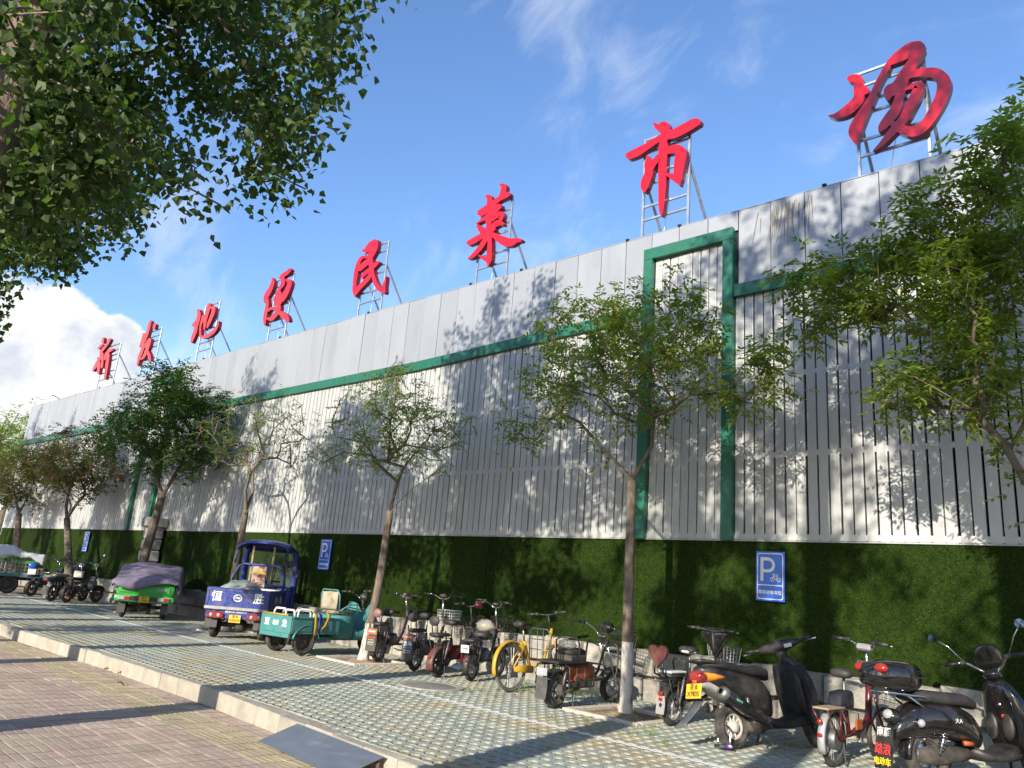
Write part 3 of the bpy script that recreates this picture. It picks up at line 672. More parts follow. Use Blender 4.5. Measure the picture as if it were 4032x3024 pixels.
TOPS = {'场': (3373, 290), '市': (2536, 552), '菜': (2012, 780), '民': (1524, 950), '便': (1151, 1080), '地': (855, 1190), '发': (620, 1296), '新': (437, 1362)}
for ch, ox, oy, sc_, strokes in CH:
    (ax, ay), (bx, by), _t = posts[ch]
    xa, xb = at_y(ax, ay, YW + .1).x, at_y(bx, by, YW + .1).x
    if xb - xa < .8: xa, xb = (xa + xb) / 2 - .44, (xa + xb) / 2 + .44
    e = empty('rooftop_character', ((xa + xb) / 2, YW + .1, 7.44)); tag(e, 'red sign character %s on a steel frame, %s' % (ch, names[ch]), 'sign', 'red rooftop characters')
    for i, st in enumerate(strokes):
        poly = []
        for q in ribbon(st):
            p = at_y(ox + q.x / sc_, oy + q.y / sc_, YL); poly.append((p.x, p.z))
        bb = MB(); n = len(poly); dy = -.003 * i
        fr_ = [(x, YL + dy, z) for x, z in poly]; bk = [(x, YL + .11 + dy, z) for x, z in poly]
        cx, cz = sum(p[0] for p in poly) / n, sum(p[1] for p in poly) / n
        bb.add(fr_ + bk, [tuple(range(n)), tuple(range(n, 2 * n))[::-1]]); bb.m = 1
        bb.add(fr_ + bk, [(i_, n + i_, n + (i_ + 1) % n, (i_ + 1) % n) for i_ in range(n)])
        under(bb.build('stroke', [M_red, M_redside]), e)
    zt = at_y(*TOPS[ch], YL + .15).z
    for x in (xa, xb):
        bb = MB(); bb.box((x, YL + .15, (7.3 + zt) / 2), (.045, .045, zt - 7.3), .004); under(bb.build('post', M_galv), e)
        bb = MB(); bb.tube([(x, YL + .17, 8.72), (x, YL + 1.35, 7.1)], .026, 6); under(bb.build('brace', M_galv), e)
    for z in (7.86, 8.12, 8.55, 8.75, min(9.2, zt - .25), zt - .03):
        bb = MB(); bb.box(((xa + xb) / 2, YL + .15, z), (xb - xa - .047, .035, .04), .003); under(bb.build('rung', M_galv), e)
    bb = MB(); bb.tube([((xa + xb) / 2, YL + .19, 8.6), ((xa + xb) / 2 + .04, YL + .2, 8.1), ((xa + xb) / 2 - .1, YL + .25, 7.45)], .006, 5); under(bb.build('cable', M_swht), e)
# ------------------------------------------------------------------ trees
M_bark = mat('ash_bark', (.17, .135, .10), .95, var=.35, scale=18, bump=1.0, bscale=60, stretch=(1, 1, .22), col2=(.095, .075, .058))
M_twig = mat('twig', (.15, .12, .09), .9, var=.25, scale=20)
M_lime = mat('lime_wash', (.60, .56, .49), .95, var=.2, scale=22, bump=1.0, bscale=60, stretch=(1, 1, .3), col2=(.27, .22, .16), thr=(.50, .66))
M_pbark = mat('poplar_bark', (.20, .15, .11), .95, var=.35, scale=9, bump=1.0, bscale=30, stretch=(1, 1, .3), col2=(.16, .12, .09))
def leafmat(n, c, c2, tr=(1.1, 1.5, .5), thr=(.45, .6)): return mat(n, c, .55, var=.38, scale=3.2, col2=c2, thr=thr, transl=tr, spec=.3)
ML_ash = leafmat('ash_leaf', (.092, .115, .022), (.140, .150, .030))
ML_ash2 = leafmat('ash_leaf_pale', (.085, .115, .03), (.12, .14, .035))
ML_dark = leafmat('ash_leaf_dark', (.030, .056, .012), (.050, .078, .016))
ML_brown = leafmat('ash_leaf_turning', (.060, .075, .018), (.135, .075, .025), (1.1, 1.1, .5), (.50, .60))
ML_pop = leafmat('poplar_leaf', (.026, .046, .010), (.050, .070, .019), (1.15, 1.5, .45))
ML_far = leafmat('far_leaf', (.12, .145, .045), (.16, .175, .06))
M_seed = mat('ash_keys', (.20, .20, .06), .7, var=.3, transl=(.8, .8, .4))
M_dead = mat('dead_leaf', (.22, .12, .045), .8, var=.3, transl=(.6, .5, .3))

def grow(rng, base, trunk, targets, r_trunk, r_tip=.005, jitter=.10, reach=1.0):
    """trunk: list of points up to the fork; targets: twig ends. Returns nodes, parents, radii"""
    P = [Vector(p) for p in trunk]; par = [-1] + list(range(len(P) - 1)); nt_ = len(P); ends = []
    fork = P[-1]
    for t in sorted(targets, key=lambda q: (q - fork).length):
        best, bi = 1e9, 0
        for i in range(nt_ - 1, len(P)):
            d = t - P[i]; c = d.length + .7 * max(0, (P[i].z - t.z)); g = P[i] - fork
            if g.length > .01: c += .55 * d.length * (1 - d.normalized().dot(g.normalized())) + .12 * g.length
            if c < best: best, bi = c, i
        a = P[bi]; d = t - a; k = max(1, int(d.length / .34)); prev = bi
        side = Vector((rng.gauss(0, 1), rng.gauss(0, 1), rng.gauss(0, .5))) * jitter * d.length
        for s in range(1, k + 1):
            f = s / k; p = a + d * f + side * math.sin(f * PI) + Vector((0, 0, .10 * d.length * math.sin(f * PI)))
            if s < k: p += Vector((rng.gauss(0, 1), rng.gauss(0, 1), rng.gauss(0, 1))) * .018
            P.append(p); par.append(prev); prev = len(P) - 1
        ends.append(prev)
    w = [0.0] * len(P); has = [0] * len(P)
    for i in range(len(P) - 1, 0, -1):
        if w[i] == 0: w[i] = r_tip ** 2.2
        w[par[i]] += w[i] + 1e-7
    R_ = [x ** (1 / 2.2) for x in w]; k = r_trunk / R_[nt_ - 1]
    R_ = [max(r_tip * .8, (r * min(1, k) if k < 1 else r * (1 + (k - 1) * min(1, (r / R_[nt_ - 1]) ** .7)))) for r in R_]
    R_ = [min(r, .50 * r_trunk) if i >= nt_ else r for i, r in enumerate(R_)]
    for i in range(nt_): R_[i] = r_trunk * (1.45 - .45 * i / max(1, nt_ - 1))
    return P, par, R_, ends, nt_
def wood(P, par, R_, start, n_big=8):
    bb = MB(); ch = {}
    for i, p in enumerate(par):
        if p >= 0: ch.setdefault(p, []).append(i)
    done = set()
    for i in range(start, len(P)):
        if i in done or par[i] < 0: continue
        path = [par[i], i]; done.add(i)
        while True:
            c = [k for k in ch.get(path[-1], []) if k not in done]
            if not c: break
            k = max(c, key=lambda q: R_[q]); path.append(k); done.add(k)
        rr_ = [R_[k] for k in path]; rr_[0] = min(rr_[0], rr_[1] * 1.25)
        bb.tube([P[k] for k in path], rr_, 7 if rr_[1] > .03 else (5 if rr_[1] > .012 else 4), caps=False)
    return bb
def trunk_mesh(P, R_, n, z0, z1, sides=14, rng=random, rough=.06, flare=True):
    secs = []
    pts = catmull(P[:n], 5); rs = [R_[0] + (R_[n - 1] - R_[0]) * i / (len(pts) - 1) for i in range(len(pts))]
    ph = [rng.uniform(-1, 1) for _ in range(sides)]
    bb = MB()
    for i, p in enumerate(pts):
        if not (z0 - 1e-6 <= p.z - pts[0].z <= z1 + .2): continue
        h = p.z - pts[0].z; fl = 1 + (.35 * math.exp(-h / .10) if flare else 0)
        secs.append([(p.x + rs[i] * fl * (1 + rough * ph[k] + rng.uniform(-.02, .02)) * math.cos(2 * PI * k / sides), p.y + rs[i] * fl * (1 + rough * ph[k]) * math.sin(2 * PI * k / sides), p.z) for k in range(sides)])
    bb.loft(secs); return bb
def leaf(bb, p, d, up, l, w, kind=0):
    sd = d.cross(up)
    if sd.length < 1e-4: sd = Vector((1, 0, 0))
    sd.normalize(); nn = sd.cross(d)
    if kind == 0:      # lens-shaped leaflet, folded a little
        m = p + d * l * .45 - nn * w * .18
        bb.add([p, m + sd * w * .5 + nn * w * .25, p + d * l, m - sd * w * .5 + nn * w * .25], [(0, 1, 2), (0, 2, 3)])
    else:              # broad deltoid poplar leaf
        a = p + d * l * .30
        bb.add([p + d * l * .04, a + sd * w * .5 - nn * w * .08, p + d * l * .72 + sd * w * .22, p + d * l, p + d * l * .72 - sd * w * .22, a - sd * w * .5 - nn * w * .08], [(0, 1, 2, 3), (0, 3, 4, 5)])
def rvec(rng):
    while True:
        v = Vector((rng.uniform(-1, 1), rng.uniform(-1, 1), rng.uniform(-1, 1)))
        if .05 < v.length < 1: return v.normalized()
def sprays(rng, bb, p, n, spread, ls, lw, pairs=3, droop=.35):
    for _ in range(n):
        q = p + rvec(rng) * spread * (rng.random() ** .6); d = rvec(rng); d.z = d.z * .6 - droop * rng.random(); d.normalize()
        q = q.copy(); step = ls * .62; up = rvec(rng)
        for k in range(pairs):
            q = q + d * step; d.z -= .07; d.normalize(); sd = d.cross(Vector((0, 0, 1)))
            sd = sd.normalized() if sd.length > .01 else Vector((1, 0, 0))
            for s in (-1, 1):
                dd = (d * .55 + sd * s * .85 + Vector((0, 0, rng.uniform(-.45, .1)))).normalized(); leaf(bb, q, dd, Vector((rng.uniform(-.4, .4), rng.uniform(-.4, .4), 1)), ls * rng.uniform(.75, 1.15), lw * rng.uniform(.8, 1.15))
        leaf(bb, q, d, Vector((0, 0, 1)), ls * 1.1, lw)
def ell_targets(rng, c, r, n, shell=.55, zmin=None):
    o = []
    while len(o) < n:
        v = rvec(rng) * ((shell + (1 - shell) * rng.random()) if rng.random() < .7 else rng.random() ** .5)
        p = Vector((c[0] + v.x * r[0], c[1] + v.y * r[1], c[2] + v.z * r[2]))
        if zmin is None or p.z > zmin: o.append(p)
    return o
def ash(key, seed, label, fork_px, crown, n_t, n_s, lm, r=.085, ls=.085, lw=.034, spread=.22, pairs=3, keys=0, dead=0, guides=(), lime=0.0, yoff=0.0, shell=.5):
    """crown: list of (px, py, depth offset, rx, ry, rz, share)"""
    rng = random.Random(seed); b0 = TREES[key]; base = Vector((b0.x, b0.y, zg(b0.x) - .02))
    fk = at_y(*fork_px, base.y + yoff); mid = base.lerp(fk, .5) + Vector((rng.uniform(-.03, .03), rng.uniform(-.03, .03), 0))
    trunk = [base, base.lerp(mid, .5), mid, mid.lerp(fk, .5), fk]
    T = []
    for px, py, dy, rx, ry, rz, sh in crown:
        c = at_y(px, py, base.y + dy); T += ell_targets(rng, c, (rx, ry, rz), int(n_t * sh), shell)
    for g in guides:
        dy = rng.uniform(-.5, .5); m = len(g)
        for i, (px, py) in enumerate(g): T.append(at_y(px, py, base.y + dy * (i + 1) / m))
    P, par, R_, ends, nt_ = grow(rng, base, trunk, T, r)
    e = empty('street_tree', base); tag(e, label, 'tree', 'young street trees along the parking strip')
    tb = trunk_mesh(P, R_, nt_, 0, 99, rng=rng)
    zl = base.z + lime
    me = tb.mesh('trunk', [M_bark, M_lime])
    for pl in me.polygons:
        if pl.center.z < zl + .05 * math.sin(9 * math.atan2(pl.center.y - base.y, pl.center.x - base.x)): pl.material_index = 1
    me.shade_smooth(); under(link('trunk', me), e)
    under(wood(P, par, R_, nt_).build('limbs', M_twig, smooth=True), e)
    lb = MB(); sb = MB(); db = MB()
    for i in ends:
        p = P[i]
        sprays(rng, lb, p, n_s, spread, ls, lw, pairs)
        a = P[par[i]]
        if rng.random() < .6: sprays(rng, lb, a.lerp(p, .3), max(1, n_s // 3), spread * .8, ls, lw, pairs)
        if keys and rng.random() < keys:
            for _ in range(9):
                q = p + rvec(rng) * .07; leaf(sb, q, Vector((rng.gauss(0, .15), rng.gauss(0, .15), -1)).normalized(), rvec(rng), .09, .012)
        if dead and rng.random() < dead: sprays(rng, db, p, 2, .1, ls, lw * 1.3, 2, 1.0)
    under(lb.build('crown', lm), e)
    if sb.v: tag(under(sb.build('seed_clusters', M_seed), e), kind='stuff')
    if db.v: tag(under(db.build('dead_leaves', M_dead), e), kind='stuff')
    return e
U = lambda L_: [(a * 4032 / 2212, c * 4032 / 2212) for a, c in L_]
Z5 = lambda L_: [(1900 + a / 1.8433, 950 + c / 1.8433) for a, c in L_]
ash('t1', 11, 'ash tree with a broad leafy crown and lime-washed foot in front of the green portal', (2487, 1890),
    [(2330, 1290, 0, 1.0, .9, .62, .30), (2620, 1270, .1, 1.0, .9, .68, .30), (2480, 1480, -.2, 1.25, 1.0, .5, .22), (2850, 1420, 0, .75, .7, .55, .13), (2150, 1500, 0, .7, .6, .35, .08), (2960, 1540, 0, .45, .5, .35, .06), (2050, 1700, 0, .45, .4, .22, .035), (2200, 1640, 0, .4, .4, .2, .02)],
    150, 8, ML_ash, r=.058, ls=.096, lw=.039, keys=.55, lime=.86,
    guides=[Z5([(860, 1490), (700, 1310), (560, 1250), (300, 1265), (190, 1290)]), Z5([(960, 1250), (850, 1130), (640, 1020)]), Z5([(1060, 1300), (1050, 1080), (900, 700)]), Z5([(1120, 1150), (1185, 700), (1185, 400)]), Z5([(1250, 1270), (1400, 1200), (1560, 1050), (1700, 1000)]), Z5([(1240, 1350), (1270, 1180), (1330, 850), (1440, 650)])])
ash('t2', 23, 'thin-leaved ash tree with pale green crown beside the turquoise tricycle', (1536, 2010),
    [(1500, 1690, 0, 1.15, 1.0, .85, .45), (1650, 1690, .1, 1.1, .9, .75, .35), (1560, 1510, 0, .85, .7, .45, .15), (1300, 1800, 0, .6, .5, .3, .07)],
    165, 5, ML_ash2, r=.06, ls=.088, lw=.030, keys=.45, spread=.2, dead=.05, lime=.6)
ash('t3', 37, 'nearly bare ash tree with few leaves behind the blue tricycle', (968, 2010),
    [(950, 1690, 0, 1.4, 1.0, 1.1, .62), (1100, 1700, .1, 1.0, .8, .9, .38)], 135, 2, ML_ash2, r=.066, ls=.09, lw=.030, spread=.15, dead=.06, lime=.28)
ash('t4', 41, 'dense dark green ash tree behind the draped green tricycle', (640, 1950),
    [(690, 1680, 0, 1.9, 1.5, 1.35, .7), (540, 1720, .2, 1.5, 1.2, 1.1, .2), (740, 1580, 0, 1.3, 1.0, .8, .1), (690, 1500, 0, 1.0, .8, .45, .12)], 190, 11, ML_dark, r=.095, ls=.125, lw=.054, spread=.30)
ash('t5', 53, 'ash tree with partly browned leaves beside the parked motorbikes', (263, 2040),
    [(330, 1810, 0, 2.1, 1.4, 1.15, .7), (180, 1800, .2, 1.6, 1.2, 1.0, .3)], 130, 9, ML_brown, r=.09, ls=.13, lw=.055, spread=.30, dead=.3)
ash('t6', 67, 'ash tree with a low mottled crown beside the tarpaulin-covered tricycle', (75, 2020),
    [(70, 1870, 0, 2.4, 1.6, 1.3, .7), (-80, 1820, 0, 2.0, 1.6, 1.4, .3)], 130, 10, ML_brown, r=.095, ls=.14, lw=.06, spread=.34)
ash('t0', 71, 'leaning twin-stemmed ash tree with large leaves beyond the retro scooter', (4290, 2320),
    [(3750, 1120, -.1, .85, .8, .75, .32), (3400, 1130, 0, .65, .6, .45, .16), (3820, 1480, -.1, .8, .7, .55, .2), (3950, 850, .1, .55, .6, .5, .10), (3560, 1500, 0, .5, .5, .3, .06), (4250, 1000, 0, .9, .9, 1.0, .14), (3930, 620, .1, .42, .5, .42, .09), (3700, 820, 0, .5, .5, .35, .09), (4060, 480, .1, .4, .5, .4, .07), (3600, 1000, -.1, .6, .6, .4, .08), (3160, 1080, 0, .42, .4, .22, .05), (3230, 1260, 0, .4, .4, .25, .04)],
    200, 8, ML_ash, r=.072, ls=.098, lw=.040, spread=.20, dead=.03,
    guides=[[(4180, 2110), (4040, 1900), (3960, 1760), (3880, 1600), (3800, 1400), (3740, 1220)], [(4130, 2000), (3990, 1750), (3850, 1430), (3700, 1130), (3560, 980)], [(3840, 1500), (3640, 1300), (3450, 1150)]])

# poplars along the road edge: two in view, unseen rest placed for their shade
CROWN_PX = [(-4000, -3000), (2300, -3000), (1730, 0), (1500, 130), (1440, 300), (1300, 360), (1300, 470), (1290, 560), (1180, 640), (1300, 690), (1310, 780), (1090, 860), (1000, 870), (860, 820), (700, 820), (640, 740), (560, 840), (540, 920), (530, 1000), (450, 1010), (330, 950), (340, 1040), (250, 1070), (150, 1050), (60, 1130), (-60, 1180), (-4000, 1500)]
def inside(p, poly):
    c = False; n = len(poly)
    for i in range(n):
        (x1, y1), (x2, y2) = poly[i], poly[i - 1]
        if (y1 > p[1]) != (y2 > p[1]) and p[0] < (x2 - x1) * (p[1] - y1) / (y2 - y1) + x1: c = not c
    return c
def poplar(seed, base, lean, crown, n_t, n_l, label, vol_ok=None, r=.17, spread=.40, ls=.095):
    rng = random.Random(seed); base = Vector(base)
    trunk = [base + Vector((lean[0] * f, lean[1] * f, lean[2] * f)) for f in (0, .25, .5, .75, 1.0)]
    T = []
    for c, rad, sh in crown:
        k = 0; want = int(n_t * sh); tries = 0
        while k < want and tries < 40000:
            tries += 1
            p = ell_targets(rng, base + Vector(c), rad, 1, .35)[0]
            if vol_ok and not vol_ok(p): continue
            T.append(p); k += 1
    P, par, R_, ends, nt_ = grow(rng, base, trunk, T, r, r_tip=.006)
    e = empty('poplar_tree', base); tag(e, label, 'tree', 'poplars along the road edge')
    under(trunk_mesh(P, R_, nt_, 0, 99, rng=rng, rough=.1).build('trunk', M_pbark, smooth=True), e)
    under(wood(P, par, R_, nt_).build('limbs', M_pbark, smooth=True), e)
    lb = MB()
    for i in ends:
        a, p = P[par[i]], P[i]
        for _ in range(n_l):
            q = a.lerp(p, rng.uniform(-.4, 1.0)) + rvec(rng) * spread * rng.random() ** .6
            d = Vector((rng.gauss(0, .55), rng.gauss(0, .55), -1 + rng.random() * .9)).normalized()
            s = ls * rng.uniform(.65, 1.2); leaf(lb, q, d, rvec(rng), s, s * .95, 1)
    under(lb.build('crown', ML_pop), e)
    return e
def seen(p):
    q = proj(p)
    if q is None: return True
    if q[0] < -60 or q[1] < -60: return True
    return inside(q, CROWN_PX)
PB = (-7.9, 1.1, zg(-7.85) - .18)
popA = poplar(5, PB, (.35, .34, 7.4), [((.9, 1.3, 6.6), (2.6, 2.6, 2.6), .50), ((-.2, .8, 8.6), (2.2, 2.2, 2.4), .28), ((-.8, .5, 6.0), (1.9, 1.9, 2.0), .22)], 280, 115, 'large poplar whose crown overhangs the tiled sidewalk by the kerb ramp', seen)
PB2 = (-12.1, 1.45, zg(-12.1) - .18)
popB = poplar(6, PB2, (.1, .15, 6.5), [((.2, 1.0, 5.4), (2.4, 2.4, 1.9), .55), ((0, .5, 7.6), (2.0, 2.0, 2.3), .45)], 230, 105, 'poplar with low drooping branches at the sidewalk edge further along the road', seen, r=.15)
def copy_tree(src, loc, rz, sc, label):
    r = src.copy(); COL.objects.link(r); r.location = loc; r.rotation_euler = (0, 0, rz); r.scale = (sc[0], sc[0], sc[1]); r['label'] = label
    for ch in src.children:
        c = ch.copy(); COL.objects.link(c); c.parent = r; c.matrix_parent_inverse = ch.matrix_parent_inverse.copy()
    return r
popC = poplar(9, (-3.6, .2, zg(-3.6) - .18), (.2, .2, 7.6), [((.3, .4, 6.6), (2.6, 2.6, 2.2), .45), ((0, .2, 9.2), (2.0, 2.0, 2.6), .40), ((0, .3, 4.6), (2.0, 2.0, 1.3), .15)], 125, 85, 'tall unseen poplar beside the photographer, leafed thinly for dappled shade', lambda p: (proj(p) is None or proj(p)[0] < -500 or proj(p)[1] < -900), r=.16, ls=.09, spread=.33)  # unseen tree, crown kept sparse and clumped to dapple the wall
lab = 'unseen poplar placed along the road edge to cast shade'
for k, (x, y, rz, sc, src) in enumerate([(.9, -.4, 1.0, (1.05, 1.3), popC), (5.2, .6, 4.0, (1.1, 1.3), popC), (-1.4, -.9, 5.3, (1.0, 1.32), popC), (3.0, -.8, 2.2, (1.0, 1.32), popC), (-16.5, .3, 2.9, (1.08, 1.0), popC), (-20.8, .4, 3.9, (1.08, .97), popC), (-25.2, .5, 3.4, (.9, 1.02), popC), (-29.5, .7, 2.5, (.85, .95), popC), (-33.8, .7, 1.5, (.9, .99), popC), (-18.7, -1.6, 5.6, (1.05, .98), popC), (-23.0, -1.5, .4, (1.05, .98), popC), (-14.4, -.2, 5.0, (.8, .56), popC), (-19.2, -.6, .8, (.9, .52), popC)]):  # unseen row inferred from shadows, plus extra trees added to shade wall and ground
    copy_tree(src, (x, y, zg(x) - .18), rz, sc, lab)

# trees behind the far end of the hall
def far_tree(x, y, h, rad, seed, label):
    rng = random.Random(seed); base = Vector((x, y, 0)); T = ell_targets(rng, (x, y, h * .72), (rad, rad, h * .3), 90, .4)
    P, par, R_, ends, nt_ = grow(rng, base, [base, base + Vector((0, 0, h * .25)), base + Vector((.1, 0, h * .42))], T, .2, r_tip=.02)
    e = empty('background_tree', base); tag(e, label, 'tree', 'trees beyond the far end of the hall')
    under(trunk_mesh(P, R_, nt_, 0, 99, rng=rng).build('trunk', M_bark, smooth=True), e); under(wood(P, par, R_, nt_).build('limbs', M_twig, smooth=True), e)
    lb = MB()
    for i in ends: sprays(rng, lb, P[i], 9, .75, .22, .09, 4, .25)
    under(lb.build('crown', ML_far), e)
far_tree(-41.2, 14.0, 9.0, 2.6, 1, 'pale feathery tree rising just above the end of the hall roof')
far_tree(-44.5, 12.3, 8.3, 2.5, 2, 'pale feathery tree beyond the end wall of the hall')
far_tree(-49, 11.5, 8.5, 3.0, 3, 'pale feathery tree at the far end of the low turf wall')
# ------------------------------------------------------------------ vehicle materials and shared parts
M_tyre = mat('tyre_rubber', (.022, .021, .020), .85, var=.25, scale=14, bump=.4, bscale=80, dirt=.55)
M_blk = mat('black_plastic', (.014, .014, .015), .42, var=.15, scale=9, dirt=.22)
M_gloss = mat('black_lacquer', (.006, .006, .007), .12, var=.1, scale=5, coat=.8, dirt=.08)
M_matte = mat('black_vinyl', (.018, .018, .020), .55, var=.15, scale=16, bump=.12, bscale=90, dirt=.18)
M_cloth = mat('black_cloth', (.012, .013, .017), .75, var=.2, scale=8, bump=.25, bscale=14)
M_chr = mat('chrome', (.62, .63, .64), .16, 1.0, var=.08, scale=10)
M_stl = mat('dull_steel', (.30, .30, .30), .42, .85, var=.2, scale=14, dirt=.25)
M_frm = mat('black_frame', (.016, .016, .018), .38, .2, var=.15, dirt=.25)
M_silv = mat('silver_paint', (.46, .46, .47), .4, .5, var=.12, dirt=.3)
M_rim = mat('cast_rim', (.42, .41, .40), .45, .6, var=.15, dirt=.35)
M_rimd = mat('dark_rim', (.045, .043, .04), .5, .4, var=.2, dirt=.4)
M_lred = mat('red_lens', (.30, .010, .008), .18, var=.12, coat=.4, dirt=.22)
M_lamb = mat('amber_lens', (.75, .24, .015), .15, var=.1, coat=.5)
M_lclr = mat('clear_lens', (.34, .35, .35), .12, var=.1, coat=.5)
M_plate = mat('yellow_plate', (.78, .46, .015), .5, var=.1, dirt=.15)
M_ink = mat('black_ink', (.015, .013, .012), .6)
M_wink = mat('white_ink', (.72, .72, .70), .6, var=.06)
M_rink = mat('red_ink', (.55, .05, .05), .6)
M_yink = mat('yellow_ink', (.75, .55, .02), .6)
M_flap = mat('rubber_flap', (.045, .045, .048), .7, var=.2, dirt=.4)
M_brown = mat('brown_plate', (.30, .115, .055), .6, var=.15, dirt=.2)
M_pink = mat('dusty_pink', (.20, .105, .105), .45, var=.12, dirt=.25)
M_redp = mat('faded_red', (.105, .028, .026), .45, var=.2, dirt=.4)
M_mar = mat('maroon_paint', (.105, .007, .014), .30, .2, var=.12, coat=.3, dirt=.1)
M_ylw = mat('yellow_paint', (.52, .30, .010), .38, var=.12, dirt=.25)
M_orng = mat('orange_plastic', (.42, .085, .015), .45, var=.15, dirt=.2)
M_blue = mat('blue_paint', (.004, .030, .25), .35, .1, var=.18, scale=4, coat=.08, dirt=.42)
M_teal = mat('teal_paint', (.025, .235, .235), .5, var=.22, scale=5, dirt=.5)
M_grn = mat('green_plastic', (.035, .36, .045), .4, var=.12, dirt=.2)
M_cyan = mat('cyan_decal', (.03, .30, .55), .5)
M_wht = mat('white_plastic', (.66, .65, .61), .5, var=.12, dirt=.3)
M_grey = mat('grey_plastic', (.30, .29, .27), .6, var=.15, dirt=.4)
M_clear = mat('clear_film', (.42, .40, .35), .15, var=.15, coat=.4, alpha=.55)
M_glass = mat('windscreen', (.30, .38, .33), .06, var=.05, coat=.4, alpha=.22)
M_smoke = mat('smoked_screen', (.02, .018, .015), .08, coat=.5, alpha=.72)
M_mirror = mat('mirror_glass', (.55, .58, .58), .03, 1.0, var=.02)
M_drive = mat('driveline', (.05, .045, .04), .7, .4, var=.3, dirt=.6)

def xf(bb, Mx): bb.v = [tuple(Mx @ Vector(p)) for p in bb.v]; return bb
def hull(secs, n=16, p=2.5, axis='y', x0=0.0):
    """secs: (pos, centre, half width, half height[, x offset]); rings across the axis ('y' or 'z')"""
    bb = MB(); rings = []
    for s in secs:
        pos, c, hw, hh = s[:4]; xo = s[4] if len(s) > 4 else x0; ring = []
        for k in range(n):
            a = 2 * PI * k / n; ca, sa = math.cos(a), math.sin(a)
            u = hw * math.copysign(abs(ca) ** (2 / p), ca); v = hh * math.copysign(abs(sa) ** (2 / p), sa)
            ring.append((xo + u, pos, c + v) if axis == 'y' else (xo + u, c + v, pos))
        rings.append(ring)
    bb.loft(rings); return bb
class Front:
    """steered front end: everything added through it is turned about the steering axis"""
    def __init__(s, yh, zh, rake, steer):
        ax = Vector((0, -math.sin(rake), math.cos(rake))); o = Vector((0, yh, zh))
        s.M = Matrix.Translation(o) @ Matrix.Rotation(steer, 4, ax) @ Matrix.Translation(-o)
    def __call__(s, bb): return xf(bb, s.M)
def wheel(e, y, r, w, x=0.0, rim='cast', F=None, mrim=None, n=28, z=None, name='wheel'):
    z = r if z is None else z; t = w * .85
    bb = MB(); bb.lathe([(r - t, -w * .34), (r - t * .55, -w * .5), (r - t * .12, -w * .36), (r, -w * .12), (r, w * .12), (r - t * .12, w * .36), (r - t * .55, w * .5), (r - t, w * .34), (r - t, -w * .34)], (x, y, z), 'x', n)
    if F: F(bb)
    o = bb.build(name, M_tyre, e, auto=40)
    bb = MB(); ri = r - t
    bb.lathe([(ri + .004, -w * .30), (ri - .012, -w * .30), (ri - .018, -w * .12), (ri - .018, w * .12), (ri - .012, w * .30), (ri + .004, w * .30)], (x, y, z), 'x', n)
    if rim == 'cast':
        bb.lathe([(0, -w * .45), (ri * .30, -w * .45), (ri * .34, 0), (ri * .30, w * .45), (0, w * .45)], (x, y, z), 'x', 14)
        for k in range(6):
            a = k * PI / 3 + .3; d = Vector((0, math.cos(a), math.sin(a))); c = Vector((x, y, z)); bb.tube([c + d * ri * .28, c + d * (ri - .012)], [.016, .011], 5)
    elif rim == 'star':
        bb.lathe([(0, -w * .5), (ri * .2, -w * .5), (ri * .24, 0), (ri * .2, w * .5), (0, w * .5)], (x, y, z), 'x', 12)
        for k in range(5):
            a = k * 2 * PI / 5 + .5; d = Vector((0, math.cos(a), math.sin(a))); c = Vector((x, y, z)); bb.tube([c + d * ri * .2, c + d * (ri - .012)], [.026, .016], 5)
    elif rim == 'fan':
        bb.lathe([(0, -w * .55), (ri * .46, -w * .5), (ri * .50, 0), (ri * .44, w * .5), (ri * .2, w * .62), (0, w * .66)], (x, y, z), 'x', 18)
        for k in range(10):
            a = k * PI / 5; d = Vector((0, math.cos(a), math.sin(a))); c = Vector((x + w * .12, y, z)); bb.tube([c + d * ri * .44, c + d * (ri - .012)], [.011, .009], 4)
    elif rim == 'disc':
        bb.lathe([(ri - .012, -w * .1), (ri * .62, w * .10), (ri * .55, w * .2), (ri * .3, w * .22), (ri * .22, w * .42), (0, w * .42)], (x, y, z), 'x', n); bb.lathe([(ri - .012, w * .1), (ri * .5, -w * .2), (0, -w * .3)], (x, y, z), 'x', n)
        for k in range(5):
            a = k * 2 * PI / 5; bb.ell((x + w * .24, y + ri * .38 * math.cos(a), z + ri * .38 * math.sin(a)), (.008, .012, .012), 6, 4)
    elif rim == 'wire':
        bb.lathe([(0, -.03), (.028, -.03), (.014, -.012), (.014, .012), (.028, .03), (0, .03)], (x, y, z), 'x', 10)
        for k in range(28):
            a = k * 2 * PI / 28; a2 = a + (.5 if k % 2 else -.5); sx = .024 if (k // 2) % 2 else -.024
            bb.tube([(x + sx, y + .022 * math.cos(a2), z + .022 * math.sin(a2)), (x, y + (ri - .006) * math.cos(a), z + (ri - .006) * math.sin(a))], .0017, 3, caps=False)
    if F: F(bb)
    bb.build('rim', mrim or M_rim, o, auto=35); return o
def fender(e, y, r, w, m, a0, a1, F=None, z=None, name='mudguard', th=.004):
    z = r if z is None else z; bb = MB(); R1 = r + .035
    prof = [(R1 - .03, -w / 2), (R1 - .006, -w * .42), (R1, -w * .2), (R1 + .003, 0), (R1, w * .2), (R1 - .006, w * .42), (R1 - .03, w / 2)]
    bb.lathe(prof, (0, y, z), 'x', 16, math.radians(a0), math.radians(a1))
    if F: F(bb)
    return bb.build(name, m, e, smooth=True, solid=th)
